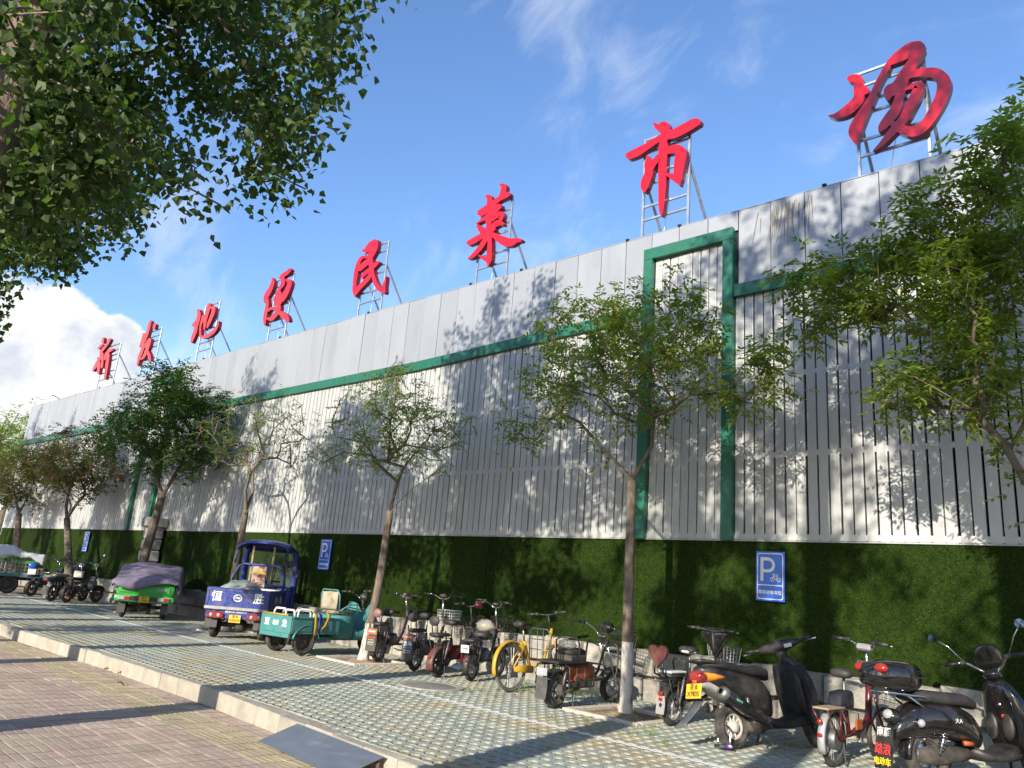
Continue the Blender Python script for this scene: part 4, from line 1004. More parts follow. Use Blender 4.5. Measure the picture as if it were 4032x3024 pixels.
def coil(e, a, c, r=.024, turns=7, m=None, name='shock_absorber', body=True):
    a, c = Vector(a), Vector(c); d = c - a; t = d.normalized(); s = t.cross(Vector((1, 0, 0))); s = s.normalized() if s.length > .01 else Vector((0, 1, 0)); u = t.cross(s)
    pts = [a + d * (.2 + .65 * k / (turns * 8)) + (s * math.cos(k * PI / 4) + u * math.sin(k * PI / 4)) * r for k in range(turns * 8 + 1)]
    bb = MB(); bb.tube(pts, .0055, 4)
    if body: bb.tube([a, c], [.012, .012], 6)
    return bb.build(name, m or M_stl, e, smooth=True)
def bars(e, F, yc, zc, half, rise, back, m=None, r=.012, grip_m=None, levers=True, lm=None, name='handlebar', sweep=.0):
    bb = MB(); pts = catmull([(-half, yc - back, zc + rise), (-half * .55, yc - back * .75, zc + rise), (-half * .30, yc - back * .1, zc + rise * .35), (-.05, yc, zc), (.05, yc, zc), (half * .30, yc - back * .1, zc + rise * .35), (half * .55, yc - back * .75, zc + rise), (half, yc - back, zc + rise)], 4)
    bb.tube(pts, r, 7); F(bb); h = bb.build(name, m or M_chr, e, smooth=True)
    for s in (-1, 1):
        bb = MB(); bb.tube([(s * (half - .12), yc - back * .98, zc + rise), (s * (half + .01), yc - back, zc + rise)], .019, 8); F(bb); bb.build('grip', grip_m or M_blk, h, smooth=True)
        bb = MB(); bb.box((s * (half - .16), yc - back * .9, zc + rise), (.05, .045, .045), .008); F(bb); bb.build('switch_block', M_blk, h)
        if levers:
            bb = MB(); bb.tube(catmull([(s * (half - .15), yc - back * .9 + .03, zc + rise), (s * (half - .08), yc - back * .9 + .055, zc + rise - .005), (s * (half + .02), yc - back * .9 + .06, zc + rise - .012)], 3), .006, 5); F(bb); bb.build('brake_lever', lm or M_chr, h, smooth=True)
    return h
def basket(e, F, c, d, m, nx=7, nz=5, name='basket', taper=.85, r=.0035):
    bb = MB(); cx, cy, cz = c; w, l, h = d
    def pt(u, v, t): k = taper + (1 - taper) * t; return (cx + u * w / 2 * k, cy + v * l / 2 * k, cz + t * h)
    for i in range(nz + 1):
        t = i / nz; bb.tube([pt(-1, -1, t), pt(1, -1, t), pt(1, 1, t), pt(-1, 1, t)], r * (1.8 if i == nz else 1), 4, closed=True)
    for i in range(nx + 1):
        u = -1 + 2 * i / nx
        bb.tube([pt(u, -1, 1), pt(u, -1, 0), pt(u, 1, 0), pt(u, 1, 1)], r, 3)
    for i in range(1, nx):
        u = -1 + 2 * i / nx; bb.tube([pt(-1, u, 1), pt(-1, u, 0), pt(1, u, 0), pt(1, u, 1)], r, 3)
    F(bb); return bb.build(name, m, e)
def saddle(e, y, z, w=.22, l=.28, m=None, name='saddle', F=None):
    bb = hull([(y - l * .5, z, w * .30, .03), (y - l * .42, z + .006, w * .48, .045), (y - l * .15, z + .004, w * .46, .048), (y + l * .15, z, w * .30, .042), (y + l * .42, z - .004, w * .18, .034), (y + l * .52, z - .01, w * .10, .022)], 14, 2.4)
    return bb.build(name, m or M_matte, e, smooth=True)
def pad(e, y, z, w, l, h, m=None, name='passenger_pad', tilt=0.0):
    bb = hull([(-l / 2, 0, w * .40, h * .32), (-l * .44, 0, w * .5, h * .5), (l * .4, 0, w * .46, h * .5), (l / 2, 0, w * .36, h * .3)], 14, 3.2)
    xf(bb, Matrix.Translation((0, y, z)) @ Matrix.Rotation(tilt, 4, 'X')); return bb.build(name, m or M_matte, e, smooth=True)
def tubes(e, name, m, paths, r, F=None, n=6, smoothp=False):
    bb = MB()
    for p in paths: bb.tube(catmull(p, 4) if smoothp and len(p) > 2 else p, r, n)
    if F: F(bb)
    return bb.build(name, m, e, smooth=True)
def blk(e, name, m, c, d, ch=.01, R=None, F=None):
    bb = MB(); bb.box(c, d, ch, R)
    if F: F(bb)
    return bb.build(name, m, e)
def stand(e, y, z, sp=.12, back=-.08, m=None):
    for s in (-1, 1): tubes(e, 'stand_leg', m or M_stl, [[(s * .05, y, z), (s * sp * .8, y + back * .7, .02), (s * sp, y + back, .004)]], .008)
def seat_on(name, px, py, az, label, cat, group, lean=0.0, off=(0, 0)):
    p = gp(px, py); p = p + Vector((off[0], off[1], 0)); e = empty(name, (p.x, p.y, zg(p.x)), az); e.rotation_euler[1] = math.radians(lean)
    tag(e, label, cat, group); return e
GB = 'two-wheelers parked against the turf wall'

def ebike(e, r=.205, wb=1.06, w=.075, frame=None, fend=None, ffend=None, rim='cast', mrim=None, steer=0.0, bar_m=None, bar=(.30, .06, .10), barz=1.0, sad=True, sad_y=.30, sad_z=.77, sad_m=None, rear_pad=True, backrest=None, bask=None, display=None, battery=None, shocks=True, stand_on=True, box=True, lever_m=None, fshield=None, pad_z=.585, a0=60, a1=205):
    frame = frame or M_frm; fend = fend or M_blk; ffend = ffend or fend
    yh = wb - .20; rake = .30
    F = Front(yh, .66, rake, steer)
    wheel(e, 0, r, w, rim=rim, mrim=mrim); wheel(e, wb, r, w, rim=rim, F=F, mrim=mrim)
    fender(e, 0, r, w * 1.5, fend, a0, a1); fender(e, wb, r, w * 1.4, ffend, 25, 150, F)
    tubes(e, 'frame', frame, [[(0, yh, .66), (0, yh - .10, .44), (0, yh - .26, .29), (0, .34, .27)], [(0, .36, .25), (0, sad_y - .02, .56)], [(0, yh, .60), (0, yh + .01, .72)]], .024, smoothp=True, n=8)
    tubes(e, 'rear_stay', frame, [[(s * .055, .34, .30), (s * .065, .12, .27), (s * .07, 0, r)] for s in (-1, 1)] + [[(s * .07, .0, r), (s * .07, .02, .50)] for s in (-1, 1)], .012)
    tubes(e, 'fork', frame if fshield is None else M_stl, [[(s * .05, yh + .01, .60), (s * .055, yh + .08, .42), (s * .055, wb, r)] for s in (-1, 1)], .014, F)
    if box:
        bb = hull([(.20, .36, .06, .07), (.24, .37, .085, .10), (.44, .37, .085, .10), (.50, .35, .06, .07)], 12, 4); bb.build('battery_box', battery or M_blk, e, auto=40)
        blk(e, 'footboard', M_blk, (0, .62, .275), (.20, .26, .025), .008)
    if shocks:
        for s in (-1, 1): coil(e, (s * .085, .03, .27), (s * .085, .12, .55), m=M_stl)
    if rear_pad:
        pad(e, -.02, pad_z, .19, .36, .06); tubes(e, 'carrier', frame, [[(s * .075, .17, pad_z - .045), (s * .075, -.2, pad_z - .04), (s * .06, -.02, r)] for s in (-1, 1)], .008)
    if sad:
        tubes(e, 'seat_post', M_stl, [[(0, sad_y - .02, .52), (0, sad_y - .03, sad_z - .02)]], .014); saddle(e, sad_y, sad_z, m=sad_m)
    if backrest:
        m_, yb, zb = backrest; bb = MB(); bb.ell((0, yb, zb), (.10, .035, .075), 14, 8); bb.build('backrest', m_, e, smooth=True)
        tubes(e, 'backrest_stay', frame, [[(s * .05, yb + .06, pad_z - .02), (s * .05, yb + .01, zb - .03)] for s in (-1, 1)], .01)
    tubes(e, 'stem', bar_m or M_chr, [[(0, yh + .01, .70), (0, yh - .055, .90), (0, yh - .09, barz)]], .017, F, 8)
    bars(e, F, yh - .09, barz, bar[0], bar[1], bar[2], bar_m, lm=lever_m)
    if display:
        bb = MB(); bb.ell((0, yh - .10, barz + .045), (.07, .06, .035), 12, 8); F(bb); bb.build('display', display, e, smooth=True)
    bb = MB(); bb.lathe([(0, .0), (.045, .0), (.055, .03), (.05, .07), (0, .08)], (0, yh + .05, .80), 'y', 14); F(bb); bb.build('headlamp', M_blk, e, auto=40)
    if bask: basket(e, F, (0, yh + .20, .70), bask[1], bask[0])
    if stand_on: stand(e, .10, .26)
    blk(e, 'rear_reflector', M_lred, (0, -r - .042, .30), (.05, .015, .035), .005)
    tubes(e, 'brake_cable', M_blk, [[(.1, yh - .1, barz + .02), (.06, yh + .06, barz - .08), (.03, yh + .02, .72), (.05, .5, .33), (.06, .05, r)], [(-.1, yh - .1, barz + .02), (-.05, yh + .07, barz - .1), (-.03, yh + .03, .74), (-.05, wb - .05, .35)]], .004, None, 4, True)
    tubes(e, 'crank', M_stl, [[(s * .08, .38, .22), (s * .13, .46, .19)] for s in (-1, 1)], .009); 
    for s in (-1, 1): blk(e, 'pedal', M_blk, (s * .165, .46, .19), (.07, .07, .02), .005)
    return F
def flap(e, y, z, w, h, m=None, tilt=.05, jag=True):
    bb = MB(); k = 9; top = [(-w / 2 + w * i / k, y, z) for i in range(k + 1)]; bot = [(-w / 2 + w * i / k, y - tilt * h * 1.4, z - h + (.012 if (i % 2 and jag) else 0)) for i in range(k + 1)]
    bb.sheet([top, [(a[0] * 1.06, (a[1] + c[1]) / 2 + .01, (a[2] + c[2]) / 2) for a, c in zip(top, bot)], bot]); return bb.build('mud_flap', m or M_flap, e, solid=.005)
def plate(e, lines, y, z, w, h, m, ink, tilt=0.0, name='number_plate', x=0.0):
    R = Matrix.Rotation(tilt, 4, 'X'); bb = MB(); bb.box((0, 0, 0), (w, .005, h), .002); xf(bb, Matrix.Translation((x, y, z)) @ R); o = bb.build(name, m, e)
    for s, sz, dz, mi, bo in lines:
        p = Vector((x, y, z)) + R.to_3x3() @ Vector((0, -.0042, dz)); text(s, sz, mi or ink, o, p, (PI / 2 + tilt, 0, 0), bold=bo)
    return o
# ------------------------------------------------------------------ small electric bikes
# pink one by the tree
e = seat_on('electric_bike', 1517, 2605, -20, 'dusty pink electric bike with hanging advert plates beside the lime-washed tree', 'electric bike', GB, off=(.03, -.2))
F = ebike(e, frame=M_pink, fend=M_blk, backrest=(M_pink, -.20, .80), bask=(M_frm, (.30, .24, .2)), display=M_pink, barz=1.08, steer=-.1, bar=(.30, .05, .08), pad_z=.62, sad_z=.82)
plate(e, [('0721500', .036, 0, None, .001)], -.285, .50, .19, .10, M_brown, M_wink, name='advert_plate')
flap(e, -.28, .44, .19, .26)
plate(e, [('电动车维修', .034, .075, M_rink, .001), ('配件批发', .026, .035, M_yink, 0), ('60245397', .03, -.005, None, 0), ('13371667371', .022, -.038, None, 0)], -.292, .33, .17, .19, M_flap, M_wink, name='advert_flap')
# pink and black one with the brand flap
e = seat_on('electric_bike', 1630, 2642, -19, 'black and rose electric bike with a tall chrome handlebar white basket and lettered flap', 'electric bike', GB)
F = ebike(e, frame=M_pink, fend=M_blk, backrest=(M_matte, -.20, .82), bask=(M_wht, (.34, .28, .24)), display=M_pink, barz=1.13, bar=(.33, .06, .08), pad_z=.62, sad_z=.84)
bb = hull([(.12, .30, .05, .06), (.22, .33, .09, .11), (.42, .30, .09, .08), (.55, .26, .05, .04)], 12, 2.6); bb.build('side_cover', M_pink, e, smooth=True)
plate(e, [('1321611', .036, 0, None, .001)], -.285, .52, .18, .10, M_brown, M_wink, name='advert_plate')
flap(e, -.28, .47, .19, .30)
plate(e, [('立马', .075, .07, None, .002), ('电动车专卖', .032, .012, M_cyan, .001), ('13911968788', .022, -.03, None, 0), ('01060245397', .022, -.06, None, 0)], -.293, .35, .17, .22, M_flap, M_wink, name='advert_flap')
# dusty red mudguard
e = seat_on('electric_bike', 1720, 2668, -10, 'black electric bike with a dusty red rear mudguard and red handlebar cover', 'electric bike', GB)
F = ebike(e, fend=M_redp, ffend=M_blk, backrest=(M_matte, -.20, .82), bask=(M_frm, (.34, .28, .20)), barz=1.06, bar_m=M_frm, bar=(.27, .05, .08), battery=M_mar, pad_z=.62, sad_z=.80, steer=.5, rim='star', mrim=M_rimd, w=.085)
bb = MB(); bb.ell((.12, .80, 1.09), (.07, .10, .06), 12, 8); bb.build('throttle_cover', M_mar, e, smooth=True)
RB = e
blk(e, 'red_side_box', M_mar, (.10, .55, .26), (.05, .22, .14), .02)
# cast-wheeled one with chrome bars
e = seat_on('electric_bike', 1852, 2682, -20, 'black cast-wheeled electric bike with chrome swept handlebar beside the yellow bicycle', 'electric bike', GB)
F = ebike(e, fend=M_blk, rim='cast', mrim=M_rim, barz=1.08, bar=(.30, .09, .14), bask=(M_frm, (.32, .26, .22)), display=M_blk, battery=mat('navy_box', (.012, .02, .07), .4, dirt=.2), steer=-.1, sad=False, w=.07, r=.22)
bb = hull([(.16, .66, .07, .03), (.2, .66, .12, .06), (.36, .65, .13, .07), (.5, .64, .11, .06), (.55, .63, .05, .03)], 12, 2.2); bb.build('seat', M_matte, e, smooth=True)
bg_ = empty('plastic_bag', e.matrix_basis @ Vector((0, .40, .70))); tag(bg_, 'clear plastic bag of food resting on the cast-wheeled electric bike', 'bag')
bb = MB(); bb.ell((0, 0, .09), (.17, .13, .10), 16, 10); bb.v = [(x + random.uniform(-.02, .02), y + random.uniform(-.02, .02), z + random.uniform(-.012, .012)) for x, y, z in bb.v]; bb.build('wrap', M_clear, bg_, smooth=True)
bb = MB(); bb.ell((.02, 0, .08), (.10, .08, .055), 12, 8); bb.build('contents', mat('yellow_food', (.55, .36, .10), .6, var=.3, scale=20), bg_, smooth=True)
plate(e, [('Uma', .05, .01, None, .001)], -.30, .47, .13, .11, M_wht, M_ink, .1, name='advert_plate')
tubes(e, 'grab_hoop', M_frm, [[(-.06, -.14, .58), (-.06, -.2, .74), (0, -.21, .78), (.06, -.2, .74), (.06, -.14, .58)]], .01, smoothp=True)
text('neo', .05, M_cyan, e, (.09, .36, .40), (PI / 2, 0, PI / 2), name='decal')

# ------------------------------------------------------------------ yellow bicycle
e = seat_on('bicycle', 2008, 2724, 1, 'yellow shared-style bicycle with a solid rear mudguard and black saddle', 'bicycle', GB, lean=-4)
r = .325; wb = 1.06; F = Front(wb - .16, .62, .3, .25)
M_tan = mat('dusty_tyre', (.13, .11, .085), .9, var=.25, scale=12, dirt=.6)
for y, f in ((0, None), (wb, F)):
    o = wheel(e, y, r, .042, rim='wire', F=f, mrim=M_stl, n=36); o.data.materials[0] = M_tan
bb = MB(); bb.lathe([(r + .012, -.034), (r + .03, -.026), (r + .035, 0), (r + .03, .026), (r + .012, .034)], (0, 0, r), 'x', 20, math.radians(50), math.radians(198)); bb.build('mudguard', M_ylw, e, smooth=True, solid=.004)
tubes(e, 'frame', M_ylw, [[(0, .42, .29), (0, .28, .68)], [(0, .42, .29), (0, .72, .42), (0, .86, .70)], [(0, .84, .62), (0, .90, .86)]], .024, n=8)
tubes(e, 'chain_stay', M_ylw, [[(s * .03, .40, .29), (s * .06, 0, r)] for s in (-1, 1)] + [[(s * .03, .28, .62), (s * .06, 0, r)] for s in (-1, 1)], .011)
bb = hull([(.02, .30, .012, .035, .055), (.22, .30, .012, .055, .055), (.42, .29, .012, .05, .055)], 10, 3); bb.build('chain_case', M_ylw, e, smooth=True)
bb = hull([(.16, .64, .03, .02), (.22, .60, .045, .055), (.29, .55, .04, .07), (.33, .50, .02, .05)], 12, 2.4); bb.build('lock_case', M_ylw, e, smooth=True)
tubes(e, 'seat_post', M_stl, [[(0, .28, .66), (0, .25, .86)]], .015); saddle(e, .24, .90, .19, .27)
tubes(e, 'fork', M_ylw, [[(0, .89, .80), (s * .05, .93, .62), (s * .055, wb, r)] for s in (-1, 1)], .014, F)
tubes(e, 'stem', M_frm, [[(0, .89, .84), (0, .84, 1.06)]], .014, F); bars(e, F, .84, 1.06, .32, .02, .05, M_frm, lm=M_blk)
tubes(e, 'crank', M_stl, [[(.07, .42, .29), (.085, .50, .17)], [(-.07, .42, .29), (-.085, .34, .41)]], .009)
for s, y, z in ((1, .5, .17), (-1, .34, .41)): blk(e, 'pedal', M_blk, (s * .13, y, z), (.08, .06, .02), .004)
tubes(e, 'kickstand', M_stl, [[(-.06, .08, .28), (-.14, .02, .01)]], .008)

# ------------------------------------------------------------------ black cargo moped
e = seat_on('cargo_moped', 2180, 2789, -3, 'black cargo moped with pipe side racks, chrome handlebar and upright wire backrest', 'moped', GB)
wb = 1.34; r = .215; F = Front(wb - .22, .70, .32, -.22)
wheel(e, 0, r, .11, rim='cast', mrim=M_stl); wheel(e, wb, r, .085, rim='star', F=F, mrim=M_rim)
fender(e, 0, r, .13, M_blk, 40, 150); fender(e, wb, r, .12, M_blk, 10, 150, F)
tubes(e, 'frame', M_frm, [[(0, wb - .2, .72), (0, wb - .36, .42), (0, wb - .50, .30), (0, .30, .28)], [(.13, -.15, .52), (.13, .62, .52)], [(-.13, -.15, .52), (-.13, .62, .52)], [(.13, .95, .33), (.13, .25, .33)], [(-.13, .95, .33), (-.13, .25, .33)]], .018)
tubes(e, 'swing_arm', M_frm, [[(s * .07, .38, .28), (s * .09, 0, r)] for s in (-1, 1)], .016)
for s in (-1, 1): coil(e, (s * .10, .02, .25), (s * .10, .10, .50))
blk(e, 'rear_deck', M_frm, (0, .12, .555), (.34, .62, .03), .006); blk(e, 'seat_base', M_drive, (0, .30, .60), (.28, .34, .07), .01)
bb = hull([(.14, .66, .10, .02), (.2, .67, .14, .05), (.46, .66, .13, .05), (.52, .65, .08, .02)], 14, 3); bb.v = [(x, y, z + .008 * math.sin(60 * y)) for x, y, z in bb.v]; bb.build('seat', M_matte, e, smooth=True)
pb = empty('plastic_bag', e.matrix_basis @ Vector((0, .22, .70))); tag(pb, 'crumpled clear plastic bag lying on the cargo moped seat', 'bag')
bb = MB(); bb.ell((0, 0, .05), (.13, .12, .06), 14, 8); bb.v = [(x + random.uniform(-.02, .02), y + random.uniform(-.02, .02), z + random.uniform(-.015, .015)) for x, y, z in bb.v]; bb.build('film', M_clear, pb, smooth=True)
# wire backrest at the rear left
P_ = []
for k in range(4): x = -.27 + .09 * k; P_.append([(x, -.17, .57), (x, -.20, .92)])
P_ += [[(-.29, -.185, z), (.02, -.185, z)] for z in (.68, .80)]
tubes(e, 'backrest_wires', M_stl, P_, .006); tubes(e, 'backrest_hoop', M_stl, [[(-.30, -.17, .56), (-.30, -.20, .88), (-.25, -.205, .93), (-.02, -.205, .93), (.03, -.20, .88), (.03, -.17, .56)]], .010)
tubes(e, 'seat_hoop', M_frm, [[(.05, -.08, .57), (.05, -.1, .82), (.12, -.1, .86), (.30, -.02, .86), (.33, .0, .8), (.33, .02, .57)]], .012)
# pipe side racks
for s in (-1, 1):
    P_ = [[(s * .17, -.05, .53), (s * .25, -.06, .50), (s * .26, -.06, .27), (s * .26, .48, .27), (s * .25, .50, .50), (s * .17, .50, .53)], [(s * .26, .1, .27), (s * .25, .1, .5)], [(s * .26, .28, .27), (s * .25, .28, .5)]]
    tubes(e, 'side_rack', M_frm, P_, .011)
for s in (-1, 1): blk(e, 'rack_plate', M_drive, (s * .245, .2, .30), (.03, .5, .07), .004)
tubes(e, 'leg_guard', M_frm, [[(s * .10, wb - .36, .30), (s * .24, wb - .30, .36), (s * .25, wb - .27, .70), (s * .20, wb - .29, .78), (s * .06, wb - .28, .74)] for s in (-1, 1)] + [[(-.24, wb - .29, .5), (.24, wb - .29, .5)]], .013, smoothp=True)
blk(e, 'floor', M_frm, (0, .78, .335), (.30, .42, .025), .006)
bb = hull([(.30, .40, .10, .09), (.42, .41, .11, .11), (.70, .41, .11, .10), (.80, .38, .06, .06)], 12, 4); bb.build('battery_box', M_orng, e, auto=40)
tubes(e, 'fork', M_chr, [[(s * .07, wb - .25, .80), (s * .075, wb, r)] for s in (-1, 1)], .016, F); blk(e, 'yoke', M_frm, (0, wb - .25, .80), (.20, .07, .05), .01, F=F)
bars(e, F, wb - .29, .87, .34, .15, .22, M_chr)
bb = MB(); bb.lathe([(0, -.05), (.06, -.04), (.085, 0), (.085, .05), (.07, .085), (0, .09)], (0, wb - .22, .98), 'y', 18); F(bb); bb.build('headlamp', M_gloss, e, smooth=True)
basket(e, F, (0, wb + .02, .66), (.44, .34, .30), M_frm, 9, 6)
plate(e, [('京', .05, .0, None, 0)], -.30, .44, .16, .09, M_lclr, M_wink, name='tail_lens'); flap(e, -.285, .38, .16, .26)
blk(e, 'motor', M_drive, (.08, .03, .215), (.09, .16, .15), .03); tubes(e, 'chain_guard', M_drive, [[(.10, .02, .20), (.11, .36, .24)]], .028)
tubes(e, 'brake_arm', M_stl, [[(.11, -.02, .26), (.13, .02, .14), (.12, .2, .13)]], .009); stand(e, .30, .26, .14, -.06)

# ------------------------------------------------------------------ black moped with heart backrest
e = seat_on('electric_moped', 2645, 2858, 2, 'black pedal moped with a red heart-shaped backrest and white-edged saddle', 'moped', GB)
F = ebike(e, r=.215, wb=1.20, w=.075, fend=M_frm, ffend=M_blk, sad_m=M_matte, sad_z=.84, sad_y=.40, rear_pad=True, pad_z=.56, bar_m=M_blk, barz=1.08, bar=(.34, .02, .04), bask=(M_stl, (.34, .26, .20)), rim='cast', mrim=M_silv, lever_m=M_silv, steer=-.05, a0=30, a1=190)
bb = hull([(.78, .98, .03, .02), (.86, .985, .06, .035), (.95, .98, .12, .05), (1.03, .975, .20, .055), (1.08, .975, .22, .05), (1.12, .97, .16, .03)], 16, 2.6, 'z'); F(bb); bb.build('handlebar_cover', M_gloss, e, smooth=True)
hp = []
for k in range(28):
    t = 2 * PI * k / 28; hp.append((.0098 * 16 * math.sin(t) ** 3 * .80, .0098 * (13 * math.cos(t) - 5 * math.cos(2 * t) - 2 * math.cos(3 * t) - math.cos(4 * t)) * .90))
bb = MB(); bb.prism(hp, lambda u, v, t: (u, t, .79 + v), -.35, -.30); bb.build('heart_backrest', mat('worn_red_vinyl', (.085, .014, .012), .4, var=.35, scale=10, dirt=.28), e, bevel=.012)
tubes(e, 'backrest_stay', M_frm, [[(s * .05, -.16, .54), (s * .06, -.30, .58), (s * .05, -.325, .72)] for s in (-1, 1)], .012)
bb = MB(); bb.ell((0, .34, .825), (.105, .10, .03), 16, 6); bb.build('saddle_edge', M_wht, e, smooth=True)
bb = MB(); bb.box((0, -.02, .60), (.20, .34, .025), .01); bb.build('pad_edge', M_wht, e)
bb = hull([(.16, .46, .07, .06), (.22, .46, .10, .10), (.5, .43, .10, .09), (.58, .38, .06, .05)], 12, 3); bb.build('side_panel', M_mar, e, smooth=True)
tubes(e, 'grab_rail', M_frm, [[(s * .09, .18, .56), (s * .09, .14, .70), (s * .05, .10, .74)] for s in (-1, 1)] + [[(-.05, .10, .74), (.05, .10, .74)]], .011)
flap(e, -.25, .34, .11, .2, M_grey, jag=False); blk(e, 'lamp_lens', M_lred, (0, -.262, .36), (.06, .02, .05), .01)

# ------------------------------------------------------------------ maroon electric bicycle
e = seat_on('electric_bicycle', 3285, 3020, 4, 'maroon electric bicycle with silver mudguards between the two black scooters', 'electric bicycle', GB)
F = ebike(e, r=.25, wb=1.12, w=.05, frame=M_mar, fend=M_silv, ffend=M_silv, rim='wire', mrim=M_stl, rear_pad=False, sad_y=.30, sad_z=.84, barz=1.09, bar=(.30, .07, .12), bask=(M_stl, (.36, .28, .24)), shocks=False, box=False, steer=-.15, a0=30, a1=205)
bb = MB(); bb.box((0, 1.12 - .31, 1.10), (.16, .10, .07), .02); F(bb); bb.build('control_box', M_silv, e)
bb = MB(); bb.lathe([(0, -.05), (.09, -.045), (.10, 0), (.09, .045), (0, .05)], (0, 0, .25), 'x', 20); bb.build('hub_motor', M_stl, e, auto=40)
tubes(e, 'down_tube', M_mar, [[(0, .90, .80), (0, .84, .36)]], .034, n=10); tubes(e, 'down_tube_lower', M_mar, [[(0, .84, .38), (0, .42, .27)]], .028)
bb = hull([(.06, .60, .06, .05), (.1, .60, .085, .08), (.30, .60, .085, .09), (.36, .58, .06, .06)], 12, 4); bb.build('battery', mat('navy_case', (.012, .016, .03), .35, dirt=.15), e, auto=40)
tubes(e, 'carrier', M_mar, [[(s * .07, .2, .52), (s * .07, -.28, .52), (s * .06, 0, .25)] for s in (-1, 1)], .008); blk(e, 'carrier_deck', mat('bare_wood', (.32, .25, .16), .8, var=.3, dirt=.3), (0, -.08, .535), (.16, .38, .018), .004)
blk(e, 'orange_battery_label', M_orng, (.05, .48, .36), (.02, .14, .10), .006)
bb = MB(); bb.lathe([(0, 0), (.028, 0), (.02, .014), (0, .016)], (0, -.292, .42), 'y', 12); bb.v = [(x, 2 * -.292 - y, z) for x, y, z in bb.v]; bb.build('reflector', M_lred, e, smooth=True)
# ------------------------------------------------------------------ black sport scooter
e = seat_on('motor_scooter', 2890, 2950, 19, 'black sport scooter with amber tail lamp, yellow number plate and slanted exhaust', 'scooter', GB, lean=-9)
wb = 1.18; r = .212; F = Front(wb - .24, .72, .42, .5)
wheel(e, 0, r, .105, rim='fan', mrim=mat('cream_rim', (.52, .48, .43), .5, var=.12, dirt=.25)); wheel(e, wb, r, .095, rim='cast', F=F, mrim=M_rimd)
hull([(-.42, .745, .03, .02), (-.38, .74, .09, .05), (-.26, .70, .135, .085), (-.08, .655, .16, .115), (.12, .60, .17, .145), (.30, .545, .165, .17), (.42, .49, .15, .18), (.50, .44, .12, .16), (.54, .40, .08, .11)], 20, 2.5).build('body', M_blk, e, smooth=True)
hull([(-.36, .80, .05, .02), (-.28, .805, .105, .035), (-.08, .79, .135, .045), (.12, .765, .14, .05), (.26, .745, .14, .055), (.40, .755, .13, .06), (.50, .73, .11, .05), (.55, .69, .06, .03)], 18, 2.8).build('seat', M_matte, e, smooth=True)
tubes(e, 'grab_rail', M_blk, [[(.10, -.12, .80), (.11, -.32, .83), (.07, -.44, .835), (-.07, -.44, .835), (-.11, -.32, .83), (-.10, -.12, .80)]], .016, smoothp=True)
bb = hull([(-.445, .70, .02, .015), (-.42, .70, .07, .035), (-.36, .69, .115, .055), (-.28, .685, .142, .055), (-.20, .68, .152, .035), (-.16, .68, .15, .012)], 18, 2.2); bb.build('amber_lamp', M_lamb, e, smooth=True)
bb = hull([(-.462, .685, .04, .03), (-.45, .685, .085, .055), (-.40, .68, .106, .062), (-.375, .68, .108, .05)], 16, 2.2); bb.build('tail_lamp', M_lred, e, smooth=True)
hull([(-.40, .62, .03, .02), (-.32, .60, .11, .04), (-.15, .52, .13, .05), (.05, .45, .12, .05)], 14, 2.5).build('undertail', M_grey, e, smooth=True)
plate(e, [('京·B', .062, .036, None, .001), ('X7835', .066, -.032, None, .001)], -.475, .545, .225, .145, M_plate, M_ink, -.22)
blk(e, 'plate_reflector', M_orng, (0, -.455, .635), (.06, .012, .035), .006)
bb = MB(); bb.sheet([[(x, -.40 - .07 * k - .02 * k * k, .47 - .10 * k) for x in (-.07 + .005 * k, -.03, .03, .07 - .005 * k)] for k in (0, 1, 2, 2.6)]); bb.build('rear_mudguard', mat('grey_rubber', (.075, .085, .10), .55, dirt=.25), e, smooth=True, solid=.006)
ex = hull([(-.30, 0, .050, .05), (-.285, 0, .062, .062), (.08, 0, .066, .066), (.14, 0, .045, .045), (.30, 0, .022, .022), (.42, 0, .018, .018)], 14, 2)
xf(ex, Matrix.Translation((.185, .0, .40)) @ Matrix.Rotation(math.radians(-27), 4, 'X')); ex.build('exhaust', M_gloss, e, smooth=True)
cp = MB(); cp.lathe([(.03, -.318), (.062, -.31), (.066, -.27), (.066, -.25)], (0, 0, 0), 'y', 16); xf(cp, Matrix.Translation((.185, .0, .40)) @ Matrix.Rotation(math.radians(-27), 4, 'X')); cp.build('exhaust_tip', M_stl, e, smooth=True)
t_ = text('sport', .04, mat('mint_decal', (.12, .55, .42), .5), e, (.253, -.10, .455), (PI / 2, math.radians(27), PI / 2), name='exhaust_badge')
bb = MB(); bb.lathe([(0, .055), (.05, .06), (.055, .05), (.095, .045), (.115, .02), (.12, -.03)], (.09, .30, .26), 'x', 20); bb.build('fan_cover', M_blk, e, auto=35)
for k in (.03, .06, .085): bb = MB(); bb.tube([(.148, .30 + k * math.cos(a * PI / 8), .26 + k * math.sin(a * PI / 8)) for a in range(16)], .004, 4, closed=True); bb.build('fan_ring', M_blk, e)
hull([(.16, .22, .05, .05), (.20, .23, .10, .09), (.28, .24, .12, .10), (.45, .24, .11, .07), (.52, .22, .06, .04)], 12, 3).build('engine', M_drive, e, smooth=True)
coil(e, (-.11, .02, .30), (-.11, .10, .55)); coil(e, (.12, .16, .36), (.12, .14, .5), .02, 4)
hull([(.40, .27, .13, .06), (.55, .235, .15, .05), (.78, .235, .15, .05), (.95, .27, .14, .07), (1.02, .32, .10, .06)], 16, 3).build('footboard', M_blk, e, smooth=True)
hull([(.24, 1.06, .14, .08), (.36, 1.10, .18, .11), (.52, 1.08, .205, .115), (.68, 1.03, .20, .10), (.80, .98, .17, .08), (.88, .945, .10, .06), (.93, .925, .05, .045)], 20, 2.6, 'z').build('leg_shield', M_blk, e, smooth=True)
